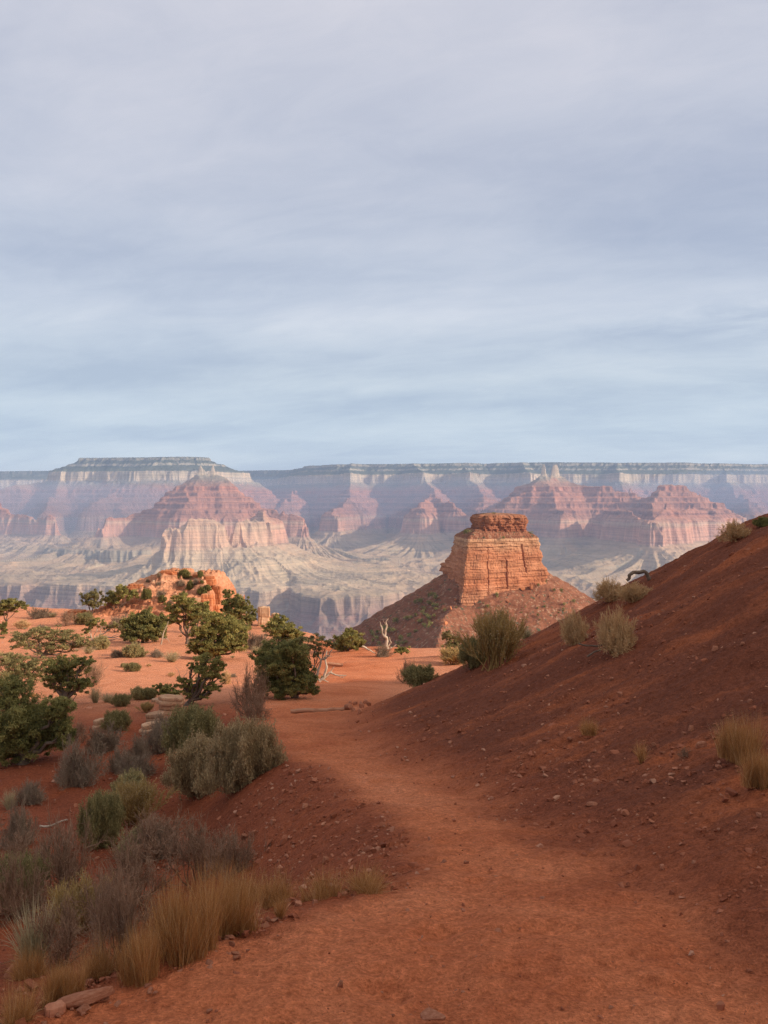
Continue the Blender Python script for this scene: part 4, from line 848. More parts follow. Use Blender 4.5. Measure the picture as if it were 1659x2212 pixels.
# ------------------------------------------------------------------ shrubs and grass
SH = [
    ('big', 'shrub', 'largest grey-olive shrub on the left bank, dense and rounded beside the trail', 372, 505, 1598, 1708),
    ('big', 'shrub', 'tan-tipped dense shrub leaning over the left trail edge beside the largest one', 450, 602, 1562, 1692),
    ('dark', 'shrub', 'dark olive upright shrub behind the largest grey shrub', 378, 472, 1528, 1640),
    ('twig', 'shrub', 'bare purple twiggy shrub at the foot of the dark trailside juniper', 502, 586, 1432, 1552),
    ('twig', 'shrub', 'low bare shrub in front of the purple twiggy one', 520, 590, 1490, 1556),
    ('blue', 'shrub', 'blue-grey rounded shrub at the centre of the left slope', 118, 220, 1596, 1698),
    ('blue', 'shrub', 'smaller blue-grey shrub touching the rounded one from behind', 186, 258, 1566, 1624),
    ('blue', 'shrub', 'grey shrub below the sandstone slabs', 272, 335, 1585, 1638),
    ('blue', 'shrub', 'grey-purple shrub between the slabs and the largest shrub', 312, 385, 1555, 1625),
    ('dark', 'shrub', 'dark shrub alone on the shaded red soil beside a pale rock', 228, 276, 1536, 1578),
    ('blue', 'shrub', 'low grey shrub below the centre of the left slope', 228, 282, 1616, 1666),
    ('blue', 'shrub', 'purple-grey shrub above the yellow rabbitbrush', 252, 332, 1625, 1682),
    ('yellow', 'shrub', 'yellow-tipped rabbitbrush on the left bank', 250, 318, 1668, 1728),
    ('dark', 'shrub', 'tall green-brown broom on the left bank under the yellow rabbitbrush', 186, 262, 1712, 1826),
    ('broom', 'shrub', 'olive-brown broom right of the green-brown one', 232, 352, 1684, 1780),
    ('blue', 'shrub', 'blue-grey shrub near the left edge', 4, 80, 1730, 1828),
    ('blue', 'shrub', 'small grey shrub above the one at the left edge', 34, 105, 1686, 1736),
    ('straw', 'grass', 'pale dry grass at the left edge beside the small grey shrub', 0, 40, 1700, 1748),
    ('twig', 'shrub', 'wide bare shrub with pale sticks in the lower left', 40, 225, 1755, 1940),
    ('twig', 'shrub', 'tall bare shrub standing behind the golden grass', 345, 520, 1762, 1900),
    ('twig', 'shrub', 'thin bare shrub in the middle of the lower left bank', 205, 375, 1790, 1960),
    ('twig', 'shrub', 'upright bare shrub with dark stems rooted just left of the trail edge', 190, 312, 1850, 2095),
    ('twig', 'shrub', 'bare shrub in front of the pale straw grass in the lower left corner', 70, 200, 1935, 2085),
    ('twig', 'shrub', 'sprawling bare shrub at the left edge above the straw grass', -30, 110, 1830, 1990),
    ('dark', 'shrub', 'dark green-brown shrub at the left edge of the lower bank', -20, 90, 1850, 1965),
    ('yellow', 'shrub', 'small yellowish shrub among the bare twigs', 262, 345, 1790, 1850),
    ('gold', 'grass', 'largest clump of golden grass at the left edge of the trail', 325, 480, 1885, 2062),
    ('gold', 'grass', 'golden grass growing at the right end of the largest clump', 420, 562, 1865, 2015),
    ('gold', 'grass', 'golden grass below the upright bare shrub', 250, 352, 1990, 2110),
    ('gold', 'grass', 'small golden grass clump above the long stone slab', 95, 182, 2070, 2160),
    ('straw', 'grass', 'pale straw grass with long curved stalks in the lower left', 18, 130, 1925, 2092),
    ('low', 'grass', 'dry grass in the bottom left corner', -10, 95, 2100, 2212),
    ('tuft', 'grass', 'small bright grass tuft on the trail edge between stones', 578, 632, 1925, 1985),
    ('low', 'grass', 'low brown grass beside the bright tuft', 545, 650, 1880, 1958),
    ('low', 'grass', 'low brown grass along the bank edge above the small stones', 640, 745, 1870, 1945),
    ('low', 'grass', 'low dried grass ending at the notch in the bank', 738, 868, 1868, 1925),
    ('twig', 'shrub', 'bare shrub filling the gap left of the golden grass', 160, 330, 1880, 2020),
    ('twig', 'shrub', 'bare grey-brown shrub below the olive broom', 250, 420, 1750, 1860),
    ('twig', 'shrub', 'low bare shrub at the left edge under the blue-grey one', -20, 120, 1790, 1890),
    ('blue', 'shrub', 'dull low shrub behind the middle bare shrub', 300, 400, 1775, 1850),
    ('broom', 'shrub', 'brownish shrub at the foot of the bare shrubs in the lower left', 110, 230, 1900, 2010),
    ('low', 'grass', 'dry grass under the upright bare shrub', 170, 270, 2010, 2110),
    ('low', 'grass', 'dry grass behind the rounded pink boulder', 20, 110, 2030, 2110),
    ('twig', 'shrub', 'bare shrub rising behind the right end of the golden grass', 440, 560, 1790, 1900),
    ('low', 'grass', 'brown grass between the largest golden clump and the bank rubble', 470, 590, 1860, 1960),
    # right hillside
    ('broom', 'shrub', 'tall upright broom shrub on the hill crest in front of the butte', 1010, 1130, 1312, 1442),
    ('broom', 'shrub', 'brown low shrub on the crest left of the tall broom', 952, 1016, 1398, 1436),
    ('dark', 'shrub', 'dark shrub tucked against the left side of the tall broom', 1000, 1052, 1378, 1440),
    ('dark', 'shrub', 'dark shrub on the toe of the hillside against the sunlit flat', 874, 934, 1438, 1482),
    ('twig', 'shrub', 'thin bare shrub on the toe of the hillside, left of the dark one', 858, 902, 1418, 1478),
    ('straw', 'grass', 'straw grass on the crest right of the tall broom', 1112, 1160, 1348, 1380),
    ('tan', 'shrub', 'tan bushy shrub with pale dead roots on the upper hillside', 1286, 1374, 1316, 1408),
    ('tan', 'shrub', 'thin tan shrub with a bare forked stem left of the bushy tan one', 1212, 1268, 1318, 1392),
    ('tan', 'shrub', 'tan shrub on the hill crest under the arched dead branch', 1284, 1348, 1250, 1298),
    ('tan', 'shrub', 'low tan twigs spilling down beside the arched dead branch', 1335, 1405, 1258, 1300),
    ('tan', 'shrub', 'rounded tan shrub high on the hill crest at right', 1555, 1618, 1124, 1168),
    ('green', 'shrub', 'small green bush on the crest at the right edge', 1634, 1668, 1118, 1138),
    ('gold', 'grass', 'upper golden grass clump at the right edge of the hillside', 1556, 1648, 1538, 1640),
    ('gold', 'grass', 'lower golden grass clump cut by the right edge', 1606, 1690, 1608, 1700),
    ('tuft', 'grass', 'thin grass tuft halfway up the stony hillside', 1366, 1404, 1592, 1648),
    ('twig', 'shrub', 'small dark tuft left of the golden grass among flat stones', 1464, 1500, 1612, 1638),
    ('low', 'grass', 'faint dry grass on the hillside left of the thin tuft', 1250, 1295, 1545, 1585),
    # sunlit flat
    ('yellow', 'shrub', 'yellow-grey brush at the centre of the sunlit flat', 268, 310, 1390, 1420),
    ('blue', 'shrub', 'grey brush left of the yellow-grey one on the sunlit flat', 238, 276, 1400, 1420),
    ('blue', 'shrub', 'grey-brown brush right of the yellow-grey one', 320, 356, 1402, 1420),
    ('straw', 'grass', 'pale bunch grass right of the grey-brown brush', 350, 392, 1402, 1430),
    ('dark', 'shrub', 'small dark bush alone on a long shadow', 272, 304, 1432, 1450),
    ('straw', 'grass', 'pale bunch grass right of the gnarled juniper', 190, 222, 1475, 1518),
    ('straw', 'grass', 'second pale bunch grass by the gnarled juniper, lower and wider', 214, 252, 1492, 1518),
    ('dark', 'shrub', 'dark shrub at the end of the pale bunch grasses', 248, 280, 1500, 1526),
    ('yellow', 'shrub', 'yellow-green brush left of the low spreading juniper', 282, 312, 1484, 1512),
    ('dark', 'shrub', 'olive shrub between the yellow-green brush and the low juniper', 305, 338, 1486, 1510),
    ('twig', 'shrub', 'hazy bare shrub behind the gnarled juniper', 172, 228, 1425, 1480),
    ('yellow', 'shrub', 'green-yellow brush under the small bleached-trunk juniper', 200, 236, 1374, 1402),
    ('straw', 'grass', 'pale grass strip right of the flat-topped juniper', 174, 208, 1390, 1412),
    ('blue', 'shrub', 'brown-grey shrub under the rounded juniper near the knoll', 236, 282, 1328, 1356),
    ('blue', 'shrub', 'low grey shrub at the right end of that brown-grey one', 278, 312, 1338, 1360),
    ('blue', 'shrub', 'grey shrub on the left skyline between two junipers', 64, 108, 1312, 1336),
    ('straw', 'grass', 'pale grass on the left skyline beside the grey shrub', 100, 128, 1318, 1334),
    ('twig', 'shrub', 'bare pale bush at the left skyline near the dark ledge', 122, 168, 1316, 1352),
    ('dark', 'shrub', 'dark bush with a white dead branch near the left skyline', 164, 200, 1324, 1348),
    ('tan', 'shrub', 'reddish dry brush on the far left flat', 32, 66, 1338, 1358),
    ('blue', 'shrub', 'low grey brush right of the reddish dry one', 74, 106, 1348, 1362),
    ('blue', 'shrub', 'bluish shrub behind the dark trailside juniper', 530, 580, 1366, 1402),
    ('straw', 'grass', 'pale grass strip behind the dark trailside juniper', 538, 575, 1392, 1412),
    ('tan', 'shrub', 'brown brush right of the leaning juniper', 476, 500, 1448, 1478),
    ('blue', 'shrub', 'grey bush at the foot of the bleached snag', 806, 850, 1390, 1418),
    ('broom', 'shrub', 'low brown shrub at the left base of the leaning juniper', 300, 330, 1516, 1540),
    ('twig', 'shrub', 'bare brown twigs under the big shaded juniper', 136, 196, 1555, 1605),
    ('blue', 'shrub', 'grey twigs in front of the sandstone slabs', 330, 392, 1540, 1590),
]
for r in SH: plant(r[0], 'grass_clump' if r[1] == 'grass' else 'desert_shrub', r[1], r[2], *r[3:])

rs = np.random.default_rng(33)
for _ in range(34):
    u = rs.uniform(20, 700); v = rs.uniform(1340, 1515)
    if 160 < v-1340 and 560 < u: continue
    kd = ('yellow', 'blue', 'straw', 'low', 'tan')[int(rs.integers(0, 5))]; w = rs.uniform(7, 18)
    nm_ = 'grass_clump' if kd in ('straw', 'low') else 'desert_shrub'
    if nm_ == 'grass_clump': plant(kd, nm_, 'grass', 'tiny dry grass tuft scattered on the open red flat among the junipers', u-w/2, u+w/2, v-w*0.55, v, group='tiny grass tufts on the flat')
    else: plant(kd, nm_, 'shrub', 'tiny dry shrub scattered on the open red flat among the junipers', u-w/2, u+w/2, v-w*0.6, v, group='tiny shrubs on the flat')
# ------------------------------------------------------------------ rocks
def stone_mat(name, c0, c1, c2, sc):
    m, s, p = new_mat(name, 0.95, 0.12)
    tc = s.n('ShaderNodeTexCoord'); P = tc.outputs['Object']; oi = s.n('ShaderNodeObjectInfo')
    v = s.vmath('ADD', P, s.vmath('MULTIPLY', oi.outputs['Location'], (3.1, 2.3, 1.7)))
    mp = s.n('ShaderNodeMapping'); s.put(mp.inputs[0], v); mp.inputs['Scale'].default_value = (0.5, 0.5, 3.0)
    f = s.math('ADD', s.math('MULTIPLY', s.noise(v, sc, 5, 0.65), 0.6), s.math('MULTIPLY', s.noise(mp.outputs[0], sc, 4, 0.6), 0.4))
    col = s.ramp(f, [(0.32, c0), (0.5, c1), (0.68, c2)])
    col = s.mix(1.0, col, s.ramp(oi.outputs['Random'], [(0, (0.75, 0.72, 0.72)), (1, (1.2, 1.22, 1.25))]), 'MULTIPLY')
    s.put(p.inputs['Base Color'], col); bump(s, p, s.noise(v, sc*3, 5, 0.7), 0.5, 0.15/sc)
    return m
M_STONE = stone_mat('red_stone', (0.27, 0.092, 0.047), (0.38, 0.150, 0.080), (0.52, 0.25, 0.15), 9)
M_PALE = stone_mat('pale_sandstone', (0.36, 0.17, 0.09), (0.50, 0.29, 0.165), (0.62, 0.42, 0.27), 2.2)
M_RED = stone_mat('orange_sandstone', (0.36, 0.115, 0.046), (0.48, 0.175, 0.075), (0.56, 0.26, 0.13), 0.9)
M_GRAV = stone_mat('gravel_stone', (0.19, 0.062, 0.034), (0.27, 0.095, 0.054), (0.38, 0.17, 0.105), 16)
def hull(seed, n=16, flat=0.6, sub=0):
    rg = np.random.default_rng(seed); bm = bmesh.new()
    for _ in range(n):
        d = rg.normal(0, 1, 3); d /= np.linalg.norm(d); d = np.sign(d)*np.abs(d)**0.7
        d *= rg.uniform(0.75, 1.0); bm.verts.new((d[0]*0.5, d[1]*0.42, d[2]*0.5*flat))
    res = bmesh.ops.convex_hull(bm, input=bm.verts)
    bmesh.ops.delete(bm, geom=[e for e in res['geom_interior'] if isinstance(e, bmesh.types.BMVert)], context='VERTS')
    bmesh.ops.bevel(bm, geom=list(bm.edges), offset=0.025, segments=1, affect='EDGES')
    bmesh.ops.triangulate(bm, faces=bm.faces)
    V = np.array([v.co[:] for v in bm.verts]); bm.verts.index_update()
    Fq = np.array([[v.index for v in f.verts] for f in bm.faces]); bm.free()
    return V, Fq
HULLS = [hull(100+i, 13+i % 6, 0.45+0.07*(i % 5)) for i in range(10)]
ROCKP = []
for i, (V, Fq) in enumerate(HULLS):
    me = raw_mesh('rock', V, Fq); me.materials.append(M_STONE); ROCKP.append(me)
def rock(label, u, v, wpx, hpx, group=None, mat=None, rz=None, Y=None, cat='rock', name='rock', sink=0.3, i=None):
    g = at(u, v, Y); k = g[1]/F; w = wpx*k; h = hpx*k*1.15
    me = ROCKP[int(rng.integers(0, 10)) if i is None else i]
    if mat is not None:
        me = me.copy(); me.materials.clear(); me.materials.append(mat)
    o = link(name, me)
    zext = max(x[2] for x in (vv.co for vv in me.vertices))
    o.scale = (w, w*rng.uniform(.75, 1.1), h/(2*zext)/(1-sink*0.5)*1.0)
    o.rotation_euler = (rng.uniform(-.12, .12), rng.uniform(-.12, .12), rng.uniform(0, 6.28) if rz is None else rz)
    o.location = g+np.array([0, 0, h*(0.5-sink*0.5)])
    return props(o, label, cat, group)
def bedded(seed, layers, n=72, blocky=0.5):
    """bedded boulder about 1 wide, 0.7 deep, 1 tall: ragged layers with undercut seams"""
    rg = np.random.default_rng(seed); ang = np.arange(n)*2*math.pi/n; rows = []
    z = 0.0; hs = rg.uniform(0.6, 1.4, layers); hs /= hs.sum()
    e = 2/(2+blocky*4)
    cx = np.sign(np.cos(ang))*np.abs(np.cos(ang))**(e*1.3); sy = np.sign(np.sin(ang))*np.abs(np.sin(ang))**(e*1.3)
    for li, hh in enumerate(hs):
        s0 = rg.uniform(0.84, 1.05)*(1-0.22*(li/max(layers-1, 1))**2); ox, oy = rg.normal(0, 0.025, 2)
        lo = pn(np.cos(ang)*1.6+seed, np.sin(ang)*1.6+li*3.1, 131)*0.18+pn(np.cos(ang)*5+li*2, np.sin(ang)*5+seed, 132)*0.10+pn(np.cos(ang)*13+li, np.sin(ang)*13+seed, 136)*0.04
        for t, k in ((0.0, 0.90), (0.12, 0.985), (0.5, 1.02), (0.85, 1.0), (1.0, 0.93)):
            f = s0*k*(1+lo+0.02*pn(ang*9, np.full(n, z+t*7), 133))
            rows.append(np.column_stack([0.5*cx*f+ox, 0.36*sy*f+oy, np.full(n, z+hh*t)+0.012*pn(ang*2.2, np.full(n, li*1.7), 134)]))
        z += hh
    top = rows[-1]; c = top.mean(0)
    for a in (0.35, 0.7, 1.0):
        q = top*(1-a)+c*a; q[:, 2] += 0.05*a+0.03*pn(q[:, 0]*5, q[:, 1]*5, 135); rows.append(q)
    return np.concatenate(rows), grid_faces(len(rows), n, True)
def boulder(label, u, v, wpx, hpx, seed, layers, mat, rz=0.0, blocky=0.5, Y=None, tilt=(0, 0), name='boulder', depth=1.0, group=None, dz=0.0):
    g = at(u, v, Y); k = g[1]/F; V, Fq = bedded(seed, layers, 72, blocky)
    V = V*np.array([wpx*k, wpx*k*depth, hpx*k*1.12]); V[:, 2] -= 0.1*hpx*k
    o = link(name, raw_mesh(name, V, Fq), mat, None, g+np.array([0, 0, dz])); o.rotation_euler = (tilt[0], tilt[1], rz)
    return props(o, label, 'boulder' if name == 'boulder' else 'rock', group)
# stacked slabs by the leaning juniper
boulder('thick bedded sandstone slab, upper one of the pale stack on the left slope', 368, 1540, 62, 36, 5, 4, M_PALE, 0.1, 0.6, tilt=(0.0, 0.08))
boulder('flat pale slab lying below the thick bedded slab', 338, 1566, 54, 26, 7, 3, M_PALE, -0.2, 0.4, tilt=(0.05, -0.12))
boulder('lowest pale slab of the stack, tilted toward the left', 330, 1586, 50, 24, 9, 3, M_PALE, 0.3, 0.4, tilt=(0.05, -0.15))
boulder('pale boulder right of the lowest slab behind grey twigs', 388, 1575, 34, 24, 12, 3, M_PALE, 0.4, 0.3)
boulder('small pale flat rock behind the dark shrub on the shaded soil', 218, 1576, 32, 22, 14, 2, M_PALE, 0.5, 0.2, tilt=(0, -0.2))
rock('pink boulder at the left trail edge under the bare purple shrub', 540, 1552, 28, 20, i=5, name='boulder', cat='boulder')
boulder('flat rock on the sunlit soil left of the low spreading juniper', 342, 1518, 34, 8, 16, 1, M_PALE, 0.1, 0.3)
# square block beyond the middle trees
boulder('square orange block with a small cap stone at the rim right of the knoll', 572, 1352, 31, 40, 21, 2, M_PALE, 0.2, 0.9, Y=57)
boulder('pale broken block leaning right of the square orange block', 594, 1356, 18, 30, 22, 2, M_PALE, 0.5, 0.7, Y=57)
boulder('long flat orange ledge stone on the left skyline under the grey-green juniper', 165, 1313, 44, 16, 23, 3, M_RED, 0.0, 0.5, depth=1.4)

# long slab and stones along the foreground trail edge
o_ = rock('long thin stone slab edging the trail in the lower left corner', 180, 2168, 155, 22, i=4, rz=0.42); o_.scale.y = o_.scale.x*0.34; o_.rotation_euler[0] = 0.0; o_.rotation_euler[1] = -0.08
boulder('flat reddish stone at the left end of the long slab', 118, 2190, 46, 18, 32, 1, M_STONE, 0.6, 0.4, name='rock')
rock('rounded pink boulder in the lower left corner behind the grass', 36, 2110, 56, 30, i=7, rz=0.5, name='boulder', cat='boulder')
rock('half buried flat boulder at the bottom edge of the trail', 936, 2204, 70, 26, i=3, rz=0.2, name='boulder', cat='boulder')
EDGE = [(533, 2003, 30, 16, 'squarish stone on the trail edge below the largest golden grass'), (466, 2030, 24, 14, 'leaning stone at the foot of the largest golden grass'), (388, 2050, 18, 16, 'upright stone at the trail edge left of the leaning one'),
        (365, 2062, 20, 12, 'low stone beside the upright one'), (348, 2068, 14, 11, 'pale pebble-like stone at the foot of the golden grass'), (440, 2018, 16, 10, 'small flat stone between grass and trail'),
        (645, 1962, 20, 14, 'stone right of the bright grass tuft'), (662, 1952, 22, 14, 'larger stone of the small heap right of the bright tuft'), (680, 1955, 18, 12, 'end stone of the small heap at the bank edge'),
        (562, 1985, 26, 14, 'dark stone left of the bright grass tuft'), (742, 1936, 24, 10, 'flat stone on the bank edge by the low brown grass'), (880, 1914, 14, 9, 'pale stone at the notch in the bank'),
        (735, 2134, 18, 15, 'round pale stone alone on the left part of the near trail'), (956, 1868, 20, 11, 'flat stone at the left edge of the middle trail'), (1007, 1868, 16, 12, 'angular stone in the middle of the trail'),
        (927, 1816, 14, 8, 'pale stone upper left on the trail bend'), (1076, 2014, 18, 8, 'flat stone on the right half of the near trail'), (562, 1746, 14, 13, 'pale pointed stone on the bare left bank'),
        (606, 1738, 12, 10, 'dull stone right of the pale pointed one'), (658, 1745, 18, 10, 'flat orange stone on the left bank'), (374, 1885, 26, 18, 'orange stone behind the bare shrubs of the left bank'),
        (588, 1780, 24, 10, 'long dark stone sticking out of the left bank'), (548, 1805, 20, 14, 'stone of the rubble patch on the left bank'), (528, 1812, 18, 10, 'flat stone at the left of the rubble patch'),
        (620, 1855, 18, 12, 'stone on the rubble band below the bank'), (703, 1862, 20, 12, 'pale stone on the rubble band near the low grass'), (604, 1885, 18, 14, 'pink stone at the left end of the rubble band'),
        (580, 1990, 14, 9, 'small stone beneath the dark one at the tuft'), (1515, 1617, 30, 14, 'largest flat stone on the right hillside near the golden grass'), (1492, 1580, 18, 14, 'pale blocky stone above the largest flat one'),
        (1478, 1590, 16, 9, 'thin stone left of the pale blocky one'), (1544, 1408, 18, 14, 'angular stone high on the hillside at right'), (1368, 1378, 18, 9, 'cream stone beside the bushy tan shrub'),
        (1604, 1396, 14, 9, 'reddish stone high at the right edge'), (1340, 1506, 16, 11, 'pale stone in the middle of the hillside'), (1320, 1470, 9, 7, 'white chip of stone on the hillside'), (1306, 1498, 8, 6, 'second white chip just below the first one'),
        (1165, 1608, 16, 10, 'stone low on the hillside above the trail bend'), (1306, 1582, 14, 8, 'flat stone on the hillside left of the faint dry grass'), (1620, 1520, 16, 9, 'pale flat stone above the upper golden grass'),
        (1552, 1660, 20, 10, 'flat dark stone under the golden grass'), (1450, 1688, 14, 10, 'small blocky stone low on the right hillside'), (1590, 1782, 16, 9, 'pale flat stone at the right edge of the lower hillside'), (1640, 1765, 18, 9, 'tilted stone cut by the right edge'),
        (1230, 1600, 14, 8, 'grey-green stone on the lower hillside'), (1120, 1640, 10, 7, 'small stone at the foot of the hillside'), (1412, 1612, 12, 8, 'stone beside the thin grass tuft'), (1500, 1868, 16, 8, 'flat stone on the right side of the lower trail'),
        (1430, 1876, 12, 8, 'dark clod at the right trail edge'), (1280, 1742, 30, 9, 'low red mound of clay at the trail edge')]
for u, v, w, h, lab in EDGE: rock(lab, u, v, w, h)

# pile of stones at the end of the trail log
PILE = [(752, 1535, 26, 14, 'broad stone at the left of the pile by the trail log'), (768, 1524, 16, 11, 'upper stone in the middle of the pile by the trail log'), (782, 1529, 18, 12, 'right stone of the pile by the trail log'), (797, 1526, 14, 10, 'outermost right stone of the pile by the log'), (764, 1537, 16, 9, 'front stone of the pile by the trail log'), (790, 1520, 14, 9, 'back stone of the pile by the trail log'), (776, 1540, 13, 8, 'small front stone of that pile, right of centre'), (757, 1522, 12, 8, 'small back stone at the left of that pile')]
for u, v, w, h, lab in PILE: rock(lab, u, v, w, h)

# loose stones: individuals with one shared look
def pick(cond, n, rgx, ylo, yhi, uspan):
    out = []
    while len(out) < n:
        Y = math.exp(rgx.uniform(math.log(ylo), math.log(yhi))); u = rgx.uniform(*uspan); x = (u-U0)/F*Y
        v = V0-F*float(gz(x, Y))/Y
        if v < 2230 and cond(x, Y, u, v): out.append((x, Y))
    return out
rg2 = np.random.default_rng(77)
def loose(pts, lo, hi, label, group, cat='rock'):
    for x, Y in pts:
        me = ROCKP[int(rg2.integers(0, 10))]; o = link('loose_stone', me); sz = lo*(hi/lo)**rg2.uniform(0, 1)**2.4
        o.scale = (sz, sz*rg2.uniform(.7, 1.1), sz*rg2.uniform(.5, 1.0)); o.rotation_euler = (rg2.uniform(-.3, .3), rg2.uniform(-.3, .3), rg2.uniform(0, 6.28))
        o.location = (x, Y, float(gz(x, Y))+sz*0.02); props(o, label, cat, group)
hillband = lambda x, Y, u, v: x > eR(Y)+0.15 and Y < 17 and pn(np.array([x*0.9+Y*0.35]), np.array([Y*0.55-x*0.2]), 141)[0] > 0.08
loose(pick(hillband, 90, rg2, 3.2, 14, (850, 1680)), 0.018, 0.085, 'small reddish stone lying loose on the right hillside', 'loose stones on the right hillside')
loose(pick(lambda x, Y, u, v: eL(Y)-1.9 < x < eL(Y)-0.02 and 3.2 < Y < 9.5, 70, rg2, 3.2, 9.5, (380, 950)), 0.022, 0.07, 'small stone in the rubble on the left bank', 'rubble stones on the left bank')
loose(pick(lambda x, Y, u, v: eL(Y)-0.12 < x < eL(Y)+0.12 and Y < 4, 45, rg2, 2.5, 4, (80, 900)), 0.02, 0.06, 'small stone along the left trail edge', 'stones along the left trail edge')
loose(pick(lambda x, Y, u, v: eL(Y)+0.1 < x < eR(Y), 40, rg2, 2.5, 8, (200, 1600)), 0.012, 0.032, 'pebble lying on the beaten trail', 'pebbles on the trail')
loose(pick(lambda x, Y, u, v: x < 2 and Y > 15, 60, rg2, 15, 70, (20, 760)), 0.06, 0.28, 'small stone lying on the open red flat among the junipers', 'stones on the flat')
# gravel: nobody could count it
def gravel():
    rg = np.random.default_rng(5); n = 60000
    Y = np.exp(rg.uniform(math.log(2.4), math.log(19), n)); u = rg.uniform(-30, 1690, n); x = (u-U0)/F*Y
    tr, hl = masks(x, Y)
    pat = np.clip(0.5+0.9*pn(x*0.9+Y*0.35, Y*0.55-x*0.2, 141)+0.5*pn(x*2.2, Y*2.2, 142), 0, 1)
    left = (x < eL(Y))
    p = np.where(tr > 0.5, 0.07, np.where(left, np.where((eL(Y)-x < 2.0) & (Y < 9), 0.75, 0.25), 0.12+0.6*pat**2))
    ok = rg.uniform(0, 1, n) < p*0.42
    x = x[ok]; Y = Y[ok]; tr = tr[ok]; z = gz(x, Y); n = len(x)
    sz = np.exp(rg.normal(math.log(0.0105), 0.5, n))*np.clip(0.55+Y/9, 0.7, 1.8)*np.where(tr > 0.5, 0.5, 1.0); sz = np.minimum(sz, 0.05)
    Vs = []; Fs = []; o = 0
    for h in range(10):
        rgh = rg.integers(0, 10, n) if h == 0 else rgh
        sel = rgh == h; V, Fq = GH[h]; m = int(sel.sum())
        a = rg.uniform(0, 6.28, m); c, s_ = np.cos(a), np.sin(a)
        q = V[None]*(sz[sel][:, None, None]*rg.uniform(0.6, 1.3, (m, 1, 3)))*2
        qx = q[..., 0]*c[:, None]-q[..., 1]*s_[:, None]; qy = q[..., 0]*s_[:, None]+q[..., 1]*c[:, None]
        Q = np.stack([qx+x[sel][:, None], qy+Y[sel][:, None], q[..., 2]+(z[sel]+sz[sel]*0.12)[:, None]], -1)
        Vs.append(Q.reshape(-1, 3)); Fs.append((Fq[None]+(np.arange(m)*len(V))[:, None, None]+o).reshape(-1, 3)); o += m*len(V)
    m, s, p = new_mat('gravel', 0.95, 0.1)
    P = s.n('ShaderNodeNewGeometry'); ri = P.outputs['Random Per Island']
    s.put(p.inputs['Base Color'], s.ramp(ri, [(0, (0.20, 0.062, 0.031)), (0.5, (0.30, 0.100, 0.052)), (0.85, (0.36, 0.135, 0.072)), (1.0, (0.44, 0.22, 0.135))]))
    props(link('gravel', raw_mesh('gravel', np.concatenate(Vs), np.concatenate(Fs)), m), 'loose red gravel strewn over hillside and trail', 'gravel', kind='stuff')
def hull_lo(seed):
    rg = np.random.default_rng(seed); bm = bmesh.new()
    for _ in range(9):
        d = rg.normal(0, 1, 3); d /= np.linalg.norm(d); bm.verts.new((d[0]*0.5, d[1]*0.42, d[2]*0.32))
    res = bmesh.ops.convex_hull(bm, input=bm.verts)
    bmesh.ops.delete(bm, geom=[e for e in res['geom_interior'] if isinstance(e, bmesh.types.BMVert)], context='VERTS')
    bmesh.ops.triangulate(bm, faces=bm.faces); bm.verts.index_update()
    V = np.array([v.co[:] for v in bm.verts]); Fq = np.array([[v.index for v in f.verts] for f in bm.faces]); bm.free()
    return V, Fq
GH = [hull_lo(300+i) for i in range(10)]
gravel()

# ------------------------------------------------------------------ rock knoll
def build_knoll():
    YC = 80.0
    xs = np.arange(-28.5, -12.5, 0.07); ys = np.arange(69, 93, 0.10)
    X, Y = np.meshgrid(xs, ys)
    u = U0+F*X/YC
    S = np.interp(u, [150, 215, 255, 272, 290, 318, 338, 346, 384, 392, 425, 444, 456, 466, 474, 479, 481, 500], [1345, 1318, 1298, 1270, 1262, 1250, 1246, 1236, 1236, 1244, 1244, 1241, 1243, 1252, 1262, 1272, 1360, 1420])
    zc = -(S-V0)/F*YC
    fr = Y+0.9*pn(X/2.2, Y/2.2, 151)+0.35*pn(X/.7, Y/.7, 152)
    right = sstep(410, 470, u)
    g = np.interp(fr, [70.5, 72.5, 75.5, 78.3, 80, 85.5, 88, 92], [-0.15, 0.12, 0.52, 0.90, 1.0, 0.95, 0.4, -1.2])
    gr = np.interp(fr, [71.5, 73.2, 73.9, 76, 76.6, 79, 80, 85.5, 88, 92], [-0.15, 0.05, 0.42, 0.55, 0.82, 0.95, 1.0, 0.95, 0.4, -1.2])
    gg = g*(1-right)+gr*right
    z0 = -10.0
    gg = np.where(zc < z0, 1.0, gg)
    z = z0+(zc-z0)*gg
    z = z+0.34*pn(X/1.4, Y/1.4, 153)+0.20*np.abs(pn(X/.5, Y/.5, 154))+0.09*pn(X/.2, Y/.2, 155)
    st = 0.42; w = 0.35*pn(X/5, Y/5, 156)+0.05*X
    q = np.floor((z+w)/st)*st-w; fz = (z-q)/st
    zt_ = q+st*(0.5+0.5*np.tanh((fz-0.55)*8))+0.10*np.abs(pn(X/.8, Y/.8, 158))
    mixf = 0.80*np.clip(0.6+0.8*pn(X/2.5, Y/2.5, 157)+0.4*right, 0.15, 1)
    z = z*(1-mixf)+zt_*mixf
    V = np.stack([X, Y, z], -1).reshape(-1, 3); off = np.array([-19.5, 80, -8.0])
    m = rock_mat('knoll_rock', [(0, (0.42, 0.155, 0.075)), (0.4, (0.45, 0.185, 0.095)), (0.75, (0.50, 0.235, 0.130)), (1, (0.44, 0.185, 0.095))], -10.5, -6, 4.0, 0.09, 0.5)
    o = link('rock_knoll', raw_mesh('rock_knoll', V-off, grid_faces(len(ys), len(xs))), m, None, off)
    props(o, 'orange ledgy rock knoll dotted with bushes at the end of the sunlit flat', 'rock knoll')
    return xs, ys, z
KN = build_knoll()
